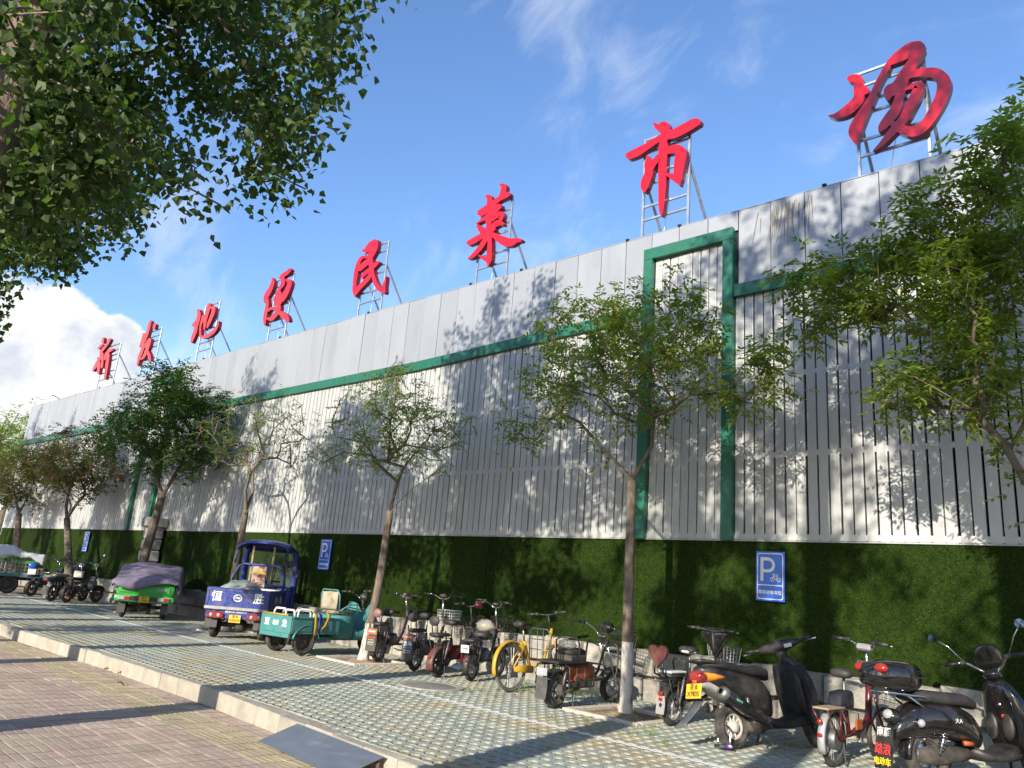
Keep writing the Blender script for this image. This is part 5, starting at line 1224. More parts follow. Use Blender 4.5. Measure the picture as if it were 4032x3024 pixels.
hull([(.34, .985, .15, .02), (.50, .955, .17, .025), (.66, .925, .165, .025), (.78, .90, .12, .02)], 16, 4, 'z').build('inner_panel', M_matte, e, smooth=True)
bb = MB(); g = []
for i in range(8):
    v = i / 7; row = []
    for j in range(9):
        u = -1 + 2 * j / 8; row.append((u * (.20 + .05 * v), .93 + .10 * v - .10 * (1 - abs(u)) * (1 - .4 * v) + .03 * math.sin(9 * u + 4 * v), .84 - .58 * v + .02 * math.sin(7 * u)))
    g.append(row)
bb.sheet(g); bb.build('leg_cover', M_cloth, e, smooth=True, solid=.006)
fender(e, wb, r, .13, M_blk, 5, 150, F)
bb = hull([(-.25, 1.035, .022, .024), (-.19, 1.04, .045, .04), (-.09, 1.035, .065, .062), (0, 1.03, .075, .075), (.09, 1.035, .065, .062), (.19, 1.04, .045, .04), (.25, 1.035, .022, .024)], 16, 2.3); xf(bb, Matrix.Translation((0, .895, 0)) @ Matrix.Rotation(-PI / 2, 4, 'Z')); F(bb); bb.build('handlebar_cover', M_blk, e, smooth=True)
bb = hull([(.84, .945, .045, .045), (.92, .925, .055, .055), (1.0, .90, .075, .065)], 14, 2.2, 'z'); F(bb); bb.build('steering_neck', M_blk, e, smooth=True)
for s in (-1, 1):
    bb = MB(); bb.tube([(s * .20, .885, 1.035), (s * .30, .86, 1.045)], .018, 8); F(bb); bb.build('bar_end', M_blk, e, smooth=True)
    bb = MB(); bb.tube([(s * .27, .866, 1.04), (s * .38, .845, 1.05)], .022, 8); F(bb); bb.build('grip', M_blk, e, smooth=True)
    bb = MB(); bb.tube([(s * .25, .92, 1.04), (s * .32, .925, 1.035), (s * .42, .90, 1.03)], .008, 5); F(bb); bb.build('brake_lever', M_silv, e, smooth=True)
bb = MB(); bb.box((.12, .812, 1.01), (.085, .004, .04), .001); F(bb); o = bb.build('badge', M_wht, e)
tubes(e, 'fork', M_stl, [[(s * .06, wb - .2, .45), (s * .06, wb, r)] for s in (-1, 1)], .02, F)
tubes(e, 'side_stand', M_blk, [[(-.08, .48, .2), (-.17, .50, .01)]], .011); tubes(e, 'centre_stand', M_blk, [[(s * .09, .38, .18), (s * .11, .26, .07)] for s in (-1, 1)], .012)
tl_e = e
# U-lock through the rear wheel
lk = empty('bicycle_lock', e.matrix_basis @ Vector((.02, -.13, .0))); lk.rotation_euler = e.rotation_euler; tag(lk, 'steel U-lock with purple band through the sport scooter rear wheel', 'lock')
bb = MB(); bb.tube(catmull([(-.085, -.02, .04), (-.085, .0, .16), (-.06, .01, .21), (0, .012, .225), (.06, .01, .21), (.085, 0, .16), (.085, -.02, .04)], 3), .009, 7); bb.build('shackle', M_chr, lk, smooth=True)
bb = MB(); bb.tube([(-.12, -.025, .03), (.12, -.025, .03)], .019, 8); bb.build('crossbar', M_chr, lk, smooth=True)
bb = MB(); bb.tube([(.03, -.025, .03), (.09, -.025, .03)], .022, 8); bb.build('purple_band', mat('purple_plastic', (.13, .03, .26), .4), lk, smooth=True)

# ------------------------------------------------------------------ black retro scooter with top box
e = seat_on('retro_scooter', 3660, 3085, 31, 'glossy black retro scooter with top box, round mirrors and lettered rear flap', 'scooter', GB, lean=-3)
wb = 1.25; r = .235; F = Front(wb - .26, .74, .42, .55)
wheel(e, 0, r, .10, rim='disc', mrim=M_chr); wheel(e, wb, r, .095, rim='cast', F=F, mrim=M_chr)
hull([(-.40, .40, .04, .05), (-.34, .45, .09, .10), (-.22, .51, .14, .14), (-.05, .55, .185, .16), (.14, .55, .20, .165), (.32, .52, .195, .165), (.46, .47, .165, .16), (.56, .42, .11, .12), (.60, .40, .06, .08)], 22, 2.3).build('body', M_gloss, e, smooth=True)
hull([(-.22, .72, .08, .02), (-.15, .735, .14, .05), (.05, .735, .155, .06), (.24, .725, .155, .06), (.42, .72, .14, .06), (.54, .69, .10, .05), (.58, .67, .05, .03)], 18, 2.8).build('seat', M_matte, e, smooth=True)
hull([(-.62, .905, .05, .04), (-.58, .905, .14, .10), (-.44, .905, .20, .135), (-.26, .905, .205, .14), (-.14, .905, .17, .12), (-.10, .905, .08, .05)], 22, 2.9).build('top_box', M_gloss, e, smooth=True)
bb = MB(); bb.box((0, -.36, .90), (.415, .50, .012), .004); bb.build('top_box_seam', M_blk, e)
for s in (-1, 1):
    bb = MB(); bb.ell((s * .13, -.555, .965), (.075, .05, .045), 14, 8); bb.build('top_box_lens', M_lred, e, smooth=True)
tubes(e, 'rear_rack', M_chr, [[(s * .10, .12, .68), (s * .15, -.12, .74), (s * .13, -.46, .76), (0, -.56, .765)] for s in (-1, 1)] + [[(s * .12, -.30, .758), (s * .13, -.02, .60)] for s in (-1, 1)] + [[(-.13, -.3, .757), (.13, -.3, .757)]], .011, smoothp=False)
bb = MB(); bb.ell((0, -.36, .55), (.085, .07, .075), 16, 10); bb.build('tail_lamp', M_gloss, e, smooth=True); bb = MB(); bb.ell((0, -.385, .565), (.065, .055, .05), 14, 8); bb.build('tail_lens', M_lclr, e, smooth=True)
for s in (-1, 1):
    bb = MB(); bb.ell((s * .165, -.20, .52), (.04, .045, .042), 12, 8); bb.build('indicator', M_chr, e, smooth=True); bb = MB(); bb.ell((s * .185, -.205, .52), (.03, .036, .034), 12, 8); bb.build('indicator_lens', M_lclr, e, smooth=True)
fender(e, 0, r, .15, M_gloss, 95, 185)
pl = flap(e, -.445, .47, .20, .52, M_blk, tilt=.12, jag=False)
# lettering on the flap, each line a child of it
for s, sz, dz, m_, bo in (('南雁', .085, -.055, M_wink, .001), ('踏浪', .10, -.20, M_rink, .002), ('电动车', .07, -.30, M_yink, .002), ('新发地新农门', .033, -.375, M_wink, .001), ('电话17710218178', .024, -.42, M_wink, 0)):
    text(s, sz, m_, pl, (0, -.455 + dz * .17, .47 + dz), (PI / 2 - .16, 0, 0), bold=bo)
coil(e, (.13, .02, .26), (.13, .13, .50), .032, 6, M_chr); coil(e, (-.13, .02, .26), (-.13, .13, .50), .032, 6, M_chr)
hull([(-.10, .235, .05, .06), (.0, .235, .085, .085), (.16, .24, .10, .08), (.40, .26, .11, .06)], 12, 3).build('motor', M_drive, e, smooth=True)
tubes(e, 'battery_pack', M_orng, [[(.14, .30, .36), (.14, .40, .355)]], .022, n=8)
hull([(.46, .28, .14, .06), (.6, .24, .17, .045), (.82, .24, .17, .045), (.98, .29, .15, .08), (1.04, .35, .10, .06)], 16, 3).build('footboard', M_blk, e, smooth=True)
hull([(.28, 1.02, .18, .07), (.42, 1.03, .22, .095), (.60, 1.02, .235, .11), (.76, .99, .215, .105), (.87, .95, .15, .085), (.93, .93, .07, .05)], 20, 2.5, 'z').build('leg_shield', M_gloss, e, smooth=True)
for s in (-1, 1):
    bb = MB(); bb.ell((s * .09, .905, .50), (.07, .03, .12), 14, 8); bb.build('glove_pocket', M_blk, e, smooth=True)
bb = MB(); bb.lathe([(0, 0), (.022, 0), (.018, .012), (0, .014)], (.03, .90, .70), 'y', 12); bb.v = [(x, 1.8 - y, z) for x, y, z in bb.v]; bb.build('bag_hook', M_chr, e, smooth=True)
blk(e, 'warning_sticker', M_rink, (.06, .905, .60), (.05, .012, .03), .002)
fender(e, wb, r, .15, M_gloss, -5, 150, F)
bars(e, F, .90, 1.0, .36, .10, .12, M_chr)
bb = MB(); bb.ell((0, .90, .97), (.09, .08, .05), 14, 8); F(bb); bb.build('clock', M_gloss, e, smooth=True)
bb = hull([(1.03, .97, .11, .012), (1.10, .965, .135, .014), (1.18, .955, .13, .014), (1.24, .945, .09, .012), (1.26, .94, .04, .008)], 16, 2.4, 'z'); F(bb); bb.build('wind_screen', M_smoke, e, smooth=True)
for s, sp in ((-1, .36), (1, .36)):
    a = F.M @ Vector((s * .20, .84, 1.11)); c = F.M @ Vector((s * .40, .78, 1.37)); tubes(e, 'mirror_stalk', M_chr, [[a, a.lerp(c, .5) + Vector((0, 0, .03)), c]], .006)
    Rm = Matrix.Rotation(.55 + .2 * s, 4, 'Z') @ Matrix.Rotation(-.34, 4, 'X'); bb = MB(); bb.lathe([(0, .016), (.035, .014), (.046, .004), (.048, -.004)], (0, 0, 0), 'y', 20); xf(bb, Matrix.Translation(c) @ Rm); o = bb.build('mirror_housing', M_gloss, e, smooth=True)
    bb = MB(); bb.lathe([(.047, -.005), (.0, -.006)], (0, 0, 0), 'y', 20); xf(bb, Matrix.Translation(c) @ Rm); bb.build('mirror_glass', M_mirror, o)
bb = MB(); bb.ell((0, 1.15, .82), (.10, .07, .10), 16, 10); F(bb); bb.build('headlamp', M_chr, e, smooth=True)
bb = MB(); bb.ell((.24, 1.06, .66), (.035, .05, .035), 12, 8); bb.build('front_indicator', M_chr, e, smooth=True)
tubes(e, 'fork', M_chr, [[(s * .07, wb - .2, .46), (s * .07, wb, r)] for s in (-1, 1)], .02, F); stand(e, .35, .22, .13, -.06, M_blk)
text('大A', .05, M_wink, e, (.207, .20, .55), (PI / 2, 0, PI / 2), name='badge')
# ------------------------------------------------------------------ tricycles
GT = 'cargo tricycles parked in the bays'
def ghost(name, loc, az, label, cat, group=None):
    e = empty(name, (loc[0], loc[1], zg(loc[0])), az); tag(e, label, cat, group); return e
def rib_panel(e, name, m, c, d, axis, n=3, depth=.012):
    """sheet-metal side with pressed horizontal ribs"""
    o = blk(e, name, m, c, d, .006); bb = MB()
    for k in range(n):
        z = c[2] - d[2] / 2 + d[2] * (k + .6) / (n + .2)
        if axis == 'x': bb.box((c[0] + math.copysign(d[0] / 2 + depth / 2, c[0]), c[1], z), (depth, d[1] * .9, d[2] * .12), .004)
        else: bb.box((c[0], c[1] - d[1] / 2 - depth / 2, z), (d[0] * .9, depth, d[2] * .12), .004)
    bb.build('rib', m, o) if n else None
    return o
# --- blue one with a cab
pl_ = gp(839, 2508); az = -46; rt = Vector((math.cos(math.radians(az)), -math.sin(math.radians(az))))
e = ghost('cargo_tricycle', (pl_.x + rt.x * .46, pl_.y + rt.y * .46), az, 'blue cargo tricycle with a roofed cab and white lettering on its tailboard', 'tricycle', GT)
for s in (-1, 1):
    wheel(e, 0, .255, .14, x=s * .46, rim='disc', mrim=M_rimd, name='rear_wheel'); 
    bb = MB(); bb.sheet([[(s * .46 + u, -.31, .50), (s * .46 + u * 1.05, -.33, .36), (s * .46 + u * 1.08, -.35, .20 + (.012 if k % 2 else 0))] for k, u in enumerate([-.11 + .022 * q for q in range(11)])]); bb.build('mud_flap', M_flap, e, solid=.006)
wheel(e, 1.62, .25, .11, rim='disc', mrim=M_rimd, name='front_wheel')
tubes(e, 'axle', M_drive, [[(-.44, 0, .255), (.44, 0, .255)]], .045, n=8); bb = MB(); bb.ell((.03, 0, .25), (.14, .13, .12), 12, 8); bb.build('differential', M_drive, e, smooth=True)
tubes(e, 'chassis_rail', M_drive, [[(s * .3, -.3, .46), (s * .3, 1.2, .46), (s * .18, 1.5, .42)] for s in (-1, 1)], .035); 
for s in (-1, 1): tubes(e, 'leaf_spring', M_drive, [[(s * .34, -.34, .42), (s * .34, 0, .32), (s * .34, .36, .42)]], .022, smoothp=True)
bw, by0, by1, bz0, bz1 = .60, -.42, 1.04, .56, .93
blk(e, 'bed_floor', M_blue, (0, (by0 + by1) / 2, bz0), (2 * bw - .02, by1 - by0 - .01, .04), .004)
tb = blk(e, 'tailboard', M_blue, (0, by0, (bz0 + bz1) / 2 + .02), (2 * bw, .035, bz1 - bz0), .006)
for c, d in (((0, by0 - .021, bz1 - .02), (2 * bw, .014, .05)), ((-bw + .03, by0 - .021, .76), (.05, .014, .29)), ((bw - .03, by0 - .021, .76), (.05, .014, .29))):
    bb = MB(); bb.box(c, d, .004); bb.build('tailboard_rim', M_blue, tb)
bb = MB(); bb.box((0, by0 - .022, bz0 + .015), (2 * bw + .01, .02, .06), .004); bb.build('steel_strip', M_stl, tb)
text('恒', .20, M_wink, tb, (-.40, by0 - .0205, .775), (PI / 2, 0, 0), bold=.005); text('胜', .20, M_wink, tb, (.40, by0 - .0205, .775), (PI / 2, 0, 0), bold=.005)
bb = MB()
ring = [(.085 * math.cos(a * PI / 12), .07 * math.sin(a * PI / 12)) for a in range(24)]; rin = [(.065 * math.cos(a * PI / 12), .05 * math.sin(a * PI / 12)) for a in range(24)]
bb.add([(u, by0 - .021, .775 + v) for u, v in ring + rin], [(i, (i + 1) % 24, 24 + (i + 1) % 24, 24 + i) for i in range(24)])
bb.add([(u, by0 - .0215, .775 + v) for u, v in ((-.06, -.01), (-.01, .03), (.0, .012), (.06, .02), (.03, -.02), (-.02, -.005))], [(0, 1, 2, 3, 4, 5)]); bb.build('emblem', M_wink, tb)
for s in (-1, 1):
    sd = rib_panel(e, 'bed_side', M_blue, (s * (bw - .018), (by0 + by1) / 2, (bz0 + bz1) / 2 + .02), (.035, by1 - by0 - .05, bz1 - bz0), 'x', 0)
    for k in range(5): bb = MB(); bb.box((s * (bw + .008), by0 + .12 + k * .31, .75), (.018, .03, .34), .004); bb.build('stake', M_blue, sd)
    bb = MB(); bb.box((s * (bw + .006), (by0 + by1) / 2, bz1 - .01), (.018, by1 - by0 - .08, .04), .004); bb.build('top_rail', M_blue, sd)
    if s > 0: text('恒   ○   胜', .14, M_wink, sd, (bw + .012, .32, .76), (PI / 2, 0, PI / 2), bold=.004)
blk(e, 'bed_front', M_blue, (0, by1, (bz0 + bz1) / 2 + .02), (2 * bw - .08, .03, bz1 - bz0), .004)
blk(e, 'rear_valance', M_blue, (0, by0 + .05, .46), (1.16, .05, .15), .01)
text('国安15115653111', .055, M_wink, e, (0, by0 + .022, .515), (PI / 2, 0, 0), bold=.001)
for s in (-1, 1):
    bb = hull([(by0 - .02, .44, .15, .05), (by0 - .005, .44, .165, .062), (by0 + .05, .44, .165, .062)], 16, 3.0, x0=s * .38); o = bb.build('tail_lamp', M_lred, e, auto=40)
    for k in (-1, 1): bb = MB(); bb.ell((s * .38 + k * .07, by0 - .024, .44), (.034, .012, .036), 12, 6); bb.build('lens', M_lclr, o, smooth=True)
    bb = MB(); bb.box((s * .38, by0 - .01, .55), (.10, .03, .05), .008); bb.build('latch', M_rust, e)
plate(e, [('京·B', .06, .035, None, .001), ('X282W', .064, -.03, None, .001)], by0 - .012, .39, .22, .14, M_plate, M_ink, name='number_plate')
tubes(e, 'roll_hoop', M_blue, [[(-.54, by1 - .02, .95), (-.52, by1 - .02, 1.20), (-.44, by1 - .02, 1.40), (-.34, by1 - .02, 1.44), (.34, by1 - .02, 1.44), (.44, by1 - .02, 1.40), (.52, by1 - .02, 1.20), (.54, by1 - .02, .95)], [(-.52, by1 - .02, 1.02), (.52, by1 - .02, 1.02)], [(-.16, by1 - .02, .95), (-.16, by1 - .02, 1.44)], [(.16, by1 - .02, .95), (.16, by1 - .02, 1.44)]], .024, n=8)
blk(e, 'backrest_board', mat('worn_board', (.42, .33, .26), .8, var=.2, scale=6, col2=(.16, .035, .025), thr=(.5, .56), dirt=.2), (0, by1 - .05, 1.20), (.29, .02, .42), .004); blk(e, 'tape_band', M_ylw, (0, by1 - .064, 1.28), (.31, .006, .06), .002)
M_wood = mat('timber_prop', (.33, .25, .14), .8, var=.25, scale=12, dirt=.2)
for x in (-.17, .18): blk(e, 'roof_prop', M_wood, (x * 1.25, by1 + 0.050, 1.40), (.04, .03, .86), .004)
# roof and cab
rf = []
for i in range(9):
    y = by1 - .06 + i * .125; k = i / 8; row = []
    for j in range(11):
        u = -1 + 2 * j / 10; row.append((u * .56, y, 1.87 + .05 * (1 - u * u) - .11 * (abs(u) ** 8) + .05 * math.sin(PI * k) - (.12 * ((k - .75) / .25) ** 2 if k > .75 else 0) - (.03 if k == 0 else 0)))
    rf.append(row)
bb = MB(); bb.sheet(rf); bb.build('roof', M_blue, e, smooth=True, solid=.03)
for s in (-1, 1):
    tubes(e, 'windscreen_pillar', M_blue, [[(s * .50, by1 + 0.798, 1.82), (s * .55, by1 + 0.854, 1.62), (s * .56, by1 + 0.924, 1.20), (s * .56, by1 + 0.966, .80), (s * .56, by1 + 0.952, .45)]], .07, n=10, smoothp=True)
    tubes(e, 'rear_pillar', M_blue, [[(s * .50, by1 + 0.000, 1.80), (s * .56, by1 + 0.020, 1.44)]], .018)
    bb = MB(); bb.sheet([[(s * .55, by1 + 0.686 + .07 * k, .40), (s * .55, by1 + 0.714 + .07 * k, .70), (s * .545, by1 + 0.714 + .063 * k, 1.02)] for k in range(5)]); bb.build('cab_side', M_blue, e, smooth=True, solid=.02)
bb = MB(); bb.sheet([[(x, by1 + 0.952, 1.00), (x, by1 + 0.903, 1.32), (x, by1 + 0.819, 1.76)] for x in (-.49, 0, .49)]); bb.build('windscreen', M_glass, e)
tubes(e, 'windscreen_rail', M_blue, [[(-.53, by1 + 0.966, .99), (.53, by1 + 0.966, .99)]], .028); tubes(e, 'windscreen_rail', M_blue, [[(-.52, by1 + 0.819, 1.77), (.52, by1 + 0.819, 1.77)]], .028)
hull([(.36, by1 + 0.945, .46, .06), (.50, by1 + 0.973, .53, .08), (.80, by1 + 0.980, .55, .08), (1.0, by1 + 0.966, .55, .05)], 16, 4, 'z').build('cab_front', M_blue, e, auto=50)
tubes(e, 'wiper', M_blk, [[(.05, by1 + 0.924, 1.05), (.14, by1 + 0.875, 1.38)]], .008)
bb = MB(); bb.box((.66, by1 + 0.770, 1.32), (.12, .04, .20), .03); bb.build('wing_mirror', M_blk, e); tubes(e, 'mirror_arm', M_blk, [[(.54, by1 + 0.896, 1.20), (.66, by1 + 0.798, 1.30)]], .01)
pad(e, by1 + 0.210, .78, .62, .40, .10, name='driver_seat'); blk(e, 'seat_box', M_blue, (0, by1 + 0.210, .62), (.60, .40, .24), .01)
Fb = Front(by1 + 0.665, .9, .4, 0); bars(e, Fb, by1 + 0.602, 1.06, .33, .06, .12, M_blk); tubes(e, 'steering_stem', M_drive, [[(0, by1 + 0.686, .50), (0, by1 + 0.602, 1.05)]], .03)
tubes(e, 'fork', M_drive, [[(s * .08, by1 + 0.665, .55), (s * .09, 1.62, .25)] for s in (-1, 1)], .025); blk(e, 'cab_floor', M_blue, (0, by1 + 0.560, .40), (1.0, .9, .03), .005)
# load under a faded cloth, and the crate
ld = empty('load_cover', e.matrix_basis @ Vector((-.03, .10, .60))); ld.rotation_euler = e.rotation_euler; tag(ld, 'faded grey-green cloth heaped over the load in the blue tricycle bed', 'cloth')
rng = random.Random(9); g = []
for i in range(17):
    row = []
    for j in range(15):
        u, v = -1 + 2 * i / 16, -1 + 2 * j / 14; h = .22 + .30 * math.exp(-((u + .1) / .8) ** 2 - ((v + .1) / .75) ** 2) + .025 * math.sin(7 * u + 3 * v) + .02 * math.sin(5 * v - 9 * u) + rng.uniform(-.012, .012)
        row.append((u * .52, v * .52, h if max(abs(u), abs(v)) < .99 else .10))
    g.append(row)
bb = MB(); bb.sheet(g); bb.build('cloth', mat('faded_cloth', (.20, .25, .235), .9, var=.2, scale=6, bump=.4, bscale=30, col2=(.30, .27, .22)), ld, smooth=True, solid=.006)
def crate(name, label, loc, rot, d, m, group=None, nx=6, nz=3):
    c = empty(name, loc); c.rotation_euler = rot; tag(c, label, 'crate', group); w, l, h = d; t = .012
    for nm, ax, s in (('side', 0, -1), ('side', 0, 1), ('end', 1, -1), ('end', 1, 1)):
        bb = MB(); span = l if ax == 0 else w; off = s * ((w if ax == 0 else l) / 2 - t / 2); ln_ = span - (2 * t + .002 if ax else 0)
        B = lambda a, z, da, dz: bb.box((off, a, z) if ax == 0 else (a, off, z), (t, da, dz) if ax == 0 else (da, t, dz), .002)
        B(0, .02, ln_, .04); B(0, h - .02, ln_, .04)
        for k in range(1, nz): B(0, .04 + (h - .08) * k / nz, ln_, .014)
        nn = max(3, int(nx * span / w))
        for k in range(nn + 1): B(-ln_ / 2 + .012 + (ln_ - .024) * k / nn, h / 2, .016, h - .082)
        bb.build(nm, m, c)
    bb = MB(); bb.box((0, 0, .006), (w - 2 * t - .004, l - 2 * t - .004, .01)); bb.build('floor', m, c); return c
crate('plastic_crate', 'white slatted plastic crate at the front of the blue tricycle bed', e.matrix_basis @ Vector((.28, .80, .60)), (0, 0, e.rotation_euler.z), (.52, .32, .36), M_wht)

# --- turquoise one
a_, c_ = gp(1195, 2582), gp(1076, 2562); mid_ = (a_ + c_) / 2; az = -4
e = ghost('cargo_tricycle', (mid_.x, mid_.y), az, 'weathered turquoise tricycle with open bed and patched driver chair', 'tricycle', GT)
for s in (-1, 1): wheel(e, 0, .232, .085, x=s * .36, rim='disc', mrim=M_rimd, name='rear_wheel')
wheel(e, 1.78, .225, .07, rim='wire', mrim=M_stl, name='front_wheel')
tubes(e, 'axle', M_drive, [[(-.35, 0, .232), (.35, 0, .232)]], .028); bb = MB(); bb.ell((0, 0, .22), (.10, .10, .09), 12, 8); bb.build('motor', M_drive, e, smooth=True)
bw, by0, by1, bz0, bz1 = .42, -.34, .72, .36, .62
blk(e, 'bed_floor', M_teal, (0, .19, bz0), (.82, 1.04, .03), .004)
tb = blk(e, 'tailboard', M_teal, (0, by0, .49), (2 * bw, .025, .28), .005)
for x_, s_, z_ in ((-.24, '双', .13), (0, '北京', .085), (.24, '龙', .13)): text(s_, z_, M_wink, tb, (x_, by0 - .0135, .50), (PI / 2, 0, 0), bold=.004)
for s in (-1, 1):
    sd = blk(e, 'bed_side', M_teal, (s * (bw - .012), .19, .49), (.025, 1.02, .28), .005)
    bb = MB(); bb.box((s * (bw + .004), .19, .615), (.03, 1.04, .028), .006); bb.build('top_rail', M_teal, sd)
    for k in range(2): bb = MB(); bb.box((s * (bw + .003), -.12 + .6 * k, .48), (.012, .42, .18), .005); bb.build('pressed_panel', M_teal, sd)
    fd = MB(); fd.lathe([(.27, -.06), (.285, -.05), (.29, 0), (.285, .05), (.27, .06)], (s * .375, 0, .22), 'x', 14, math.radians(10), math.radians(170)); fd.build('wheel_arch', M_teal, e, smooth=True, solid=.005)
    tubes(e, 'leaf_spring', M_rust, [[(s * .30, -.3, .30), (s * .30, 0, .22), (s * .30, .3, .30)]], .016, smoothp=True)
    tubes(e, 'bed_strut', M_rust, [[(s * .40, by0 + .02, .36), (s * .40, by0 - .02, .20)]], .014)
blk(e, 'rear_bumper', M_teal, (0, by0 - .01, .315), (.80, .03, .07), .006); tubes(e, 'yellow_edge', M_ylw, [[(-.40, by0 - .002, .645), (.30, by0 + .0, .645)]], .014)
blk(e, 'bed_front', M_teal, (0, by1, .49), (.80, .025, .28), .005)
hull([(.74, .46, .32, .19), (.78, .46, .36, .21), (1.06, .46, .36, .21), (1.10, .45, .33, .18)], 16, 7).build('seat_box', M_teal, e, auto=50)
blk(e, 'chassis', M_teal, (0, .9, .26), (.34, 1.6, .06), .01); blk(e, 'floor_pan', M_teal, (0, 1.38, .27), (.60, .40, .03), .006)
tubes(e, 'chair_frame', M_teal, [[(-.25, .80, .70), (-.26, .76, 1.02), (-.20, .745, 1.10), (.20, .745, 1.10), (.26, .76, 1.02), (.25, .80, .70)], [(.26, .80, .74), (.28, 1.0, .86), (.28, 1.18, .86), (.28, 1.2, .70)], [(-.26, .80, .74), (-.28, 1.0, .86), (-.28, 1.18, .86), (-.28, 1.2, .70)]], .013, smoothp=False)
bb = MB(); bb.sheet([[(x, .76 - .02 * math.cos(x * 6), .76 + .31 * k / 5 + random.uniform(-.01, .01)) for x in [-.22 + .044 * q for q in range(11)]] for k in range(6)]); bb.build('chair_cover', mat('stained_canvas', (.36, .31, .23), .9, var=.25, scale=5, bump=.4, bscale=20, col2=(.22, .17, .11), thr=(.5, .66)), e, smooth=True, solid=.02)
pad(e, .98, .715, .50, .40, .07, mat('torn_cushion', (.33, .27, .17), .9, var=.35, scale=9, col2=(.12, .10, .08)), 'seat_cushion')
bb = MB(); g = []
for i in range(9):
    z = .28 + .62 * i / 8; row = []
    for j in range(9):
        u = -1 + 2 * j / 8; w = .34 + .06 * math.sin(PI * i / 8); row.append((u * w, 1.50 + .10 * (i / 8) - .06 * abs(u) ** 2, z - (.20 * math.exp(-(u / .35) ** 2) * (i / 8) if i > 5 else 0)))
    g.append(row)
bb.sheet(g); bb.build('leg_shield', M_teal, e, smooth=True, solid=.02)
for s in (-1, 1): bb = MB(); bb.sheet([[(s * .33, 1.12 + .38 * k / 4, .25), (s * (.34 + .02 * k / 4), 1.12 + .40 * k / 4, .30 + .16 * (1 - k / 4) ** 2 + .42 * (k / 4) ** 2.4)] for k in range(5)]); bb.build('side_shield', M_teal, e, smooth=True, solid=.015)
Ft = Front(1.60, .8, .3, .25); tubes(e, 'fork', M_frm, [[(0, 1.58, .85), (s * .05, 1.62, .60), (s * .055, 1.78, .225)] for s in (-1, 1)], .018, Ft); fender(e, 1.78, .225, .10, M_silv, 20, 160, Ft)
tubes(e, 'stem', M_drive, [[(0, 1.58, .80), (0, 1.54, 1.0)]], .02, Ft); bars(e, Ft, 1.54, .98, .33, .12, .20, M_chr)
bb = MB(); bb.ell((0, 1.60, 1.0), (.10, .09, .08), 12, 8); Ft(bb); bb.build('headlamp', M_blk, e, smooth=True)
def stool(loc, rz, label, m):
    s_ = empty('plastic_stool', loc); s_.rotation_euler = (0, 0, rz); tag(s_, label, 'stool', 'upturned plastic stools in the turquoise tricycle')
    tubes(s_, 'leg_frame', m, [[(-.15, 0, 0), (-.14, .01, .19), (-.11, .012, .235), (.11, .012, .235), (.14, .01, .19), (.15, 0, 0)], [(-.15, .22, 0), (-.14, .21, .17), (-.11, .21, .21), (.11, .21, .21), (.14, .21, .17), (.15, .22, 0)]], .019, n=6); blk(s_, 'seat_panel', m, (0, .11, .03), (.30, .22, .03), .008)
stool(e.matrix_basis @ Vector((-.10, -.22, .50)), e.rotation_euler.z + .1, 'grubby white plastic stool upturned at the tail of the turquoise tricycle', M_wht)
st2 = e.matrix_basis @ Vector((.12, .18, .50)); stool(st2, e.rotation_euler.z + 1.2, 'white plastic stool with yellow ribbons upturned in the turquoise tricycle', M_wht)
rb = empty('ribbon', e.matrix_basis @ Vector((bw + .03, .14, .30))); rb.rotation_euler = e.rotation_euler; tag(rb, 'yellow plastic ribbons tied over the side of the turquoise tricycle', 'ribbon')
for k, (y0, y1, m_) in enumerate(((-.04, -.02, M_ylw), (.06, .05, M_blue), (.26, .10, M_ylw))):
    bb = MB(); bb.sheet([[(-.10, y0, .42), (-.10, y0 + .06, .42)], [(0, y0, .37), (.0, y0 + .06, .37)], [(.015, (y0 + y1) / 2, .2), (.018, (y0 + y1) / 2 + .055, .2)], [(.012, y1, .02 + .05 * k), (.02, y1 + .045, .03 + .05 * k)]]); bb.build('strip', m_, rb, smooth=True, solid=.003)

# --- green one under a grey-purple cover
a_, c_ = gp(472, 2429), gp(642, 2440); mid_ = (a_ + c_) / 2; az = -62
e = ghost('covered_tricycle', (mid_.x, mid_.y), az, 'bright green tricycle with white and red tail lamps under a cover', 'tricycle', GT)
for s in (-1, 1): wheel(e, 0, .26, .13, x=s * .44, rim='disc', mrim=M_rimd, name='rear_wheel'); flap(e, -.30, .34, .16, .22).location.x = s * .46
wheel(e, 1.75, .25, .10, rim='disc', mrim=M_rimd, name='front_wheel'); tubes(e, 'axle', M_drive, [[(-.42, 0, .26), (.42, 0, .26)]], .04); bb = MB(); bb.ell((0, 0, .26), (.14, .12, .11), 12, 8); bb.build('differential', M_drive, e, smooth=True)
blk(e, 'chassis', M_drive, (0, .7, .38), (.5, 2.0, .08), .01)
hull([(-.44, .44, .58, .055), (-.41, .45, .64, .085), (-.30, .45, .65, .09), (-.25, .46, .60, .05)], 20, 5).build('bumper', M_grn, e, auto=50)
bb = MB(); bb.box((0, -.448, .455), (1.04, .02, .10), .01); bb.build('lamp_recess', M_blk, e)
for s in (-1, 1):
    bb = MB(); bb.box((s * .42, -.46, .455), (.26, .02, .09), .012); o = bb.build('tail_lamp', M_lclr, e); bb = MB(); bb.box((s * .42 + .06, -.4725, .455), (.12, .008, .07), .004); bb.build('red_lens', M_lred, o)
plate(e, [('京·B', .055, .032, None, .001), ('T1873', .06, -.03, None, .001)], -.47, .44, .22, .13, M_plate, M_ink)
hull([(-.40, .64, .58, .13), (-.37, .66, .62, .16), (.30, .68, .62, .18), (1.0, .68, .60, .18), (1.05, .66, .56, .12)], 20, 6).build('bed', M_grn, e, auto=50)
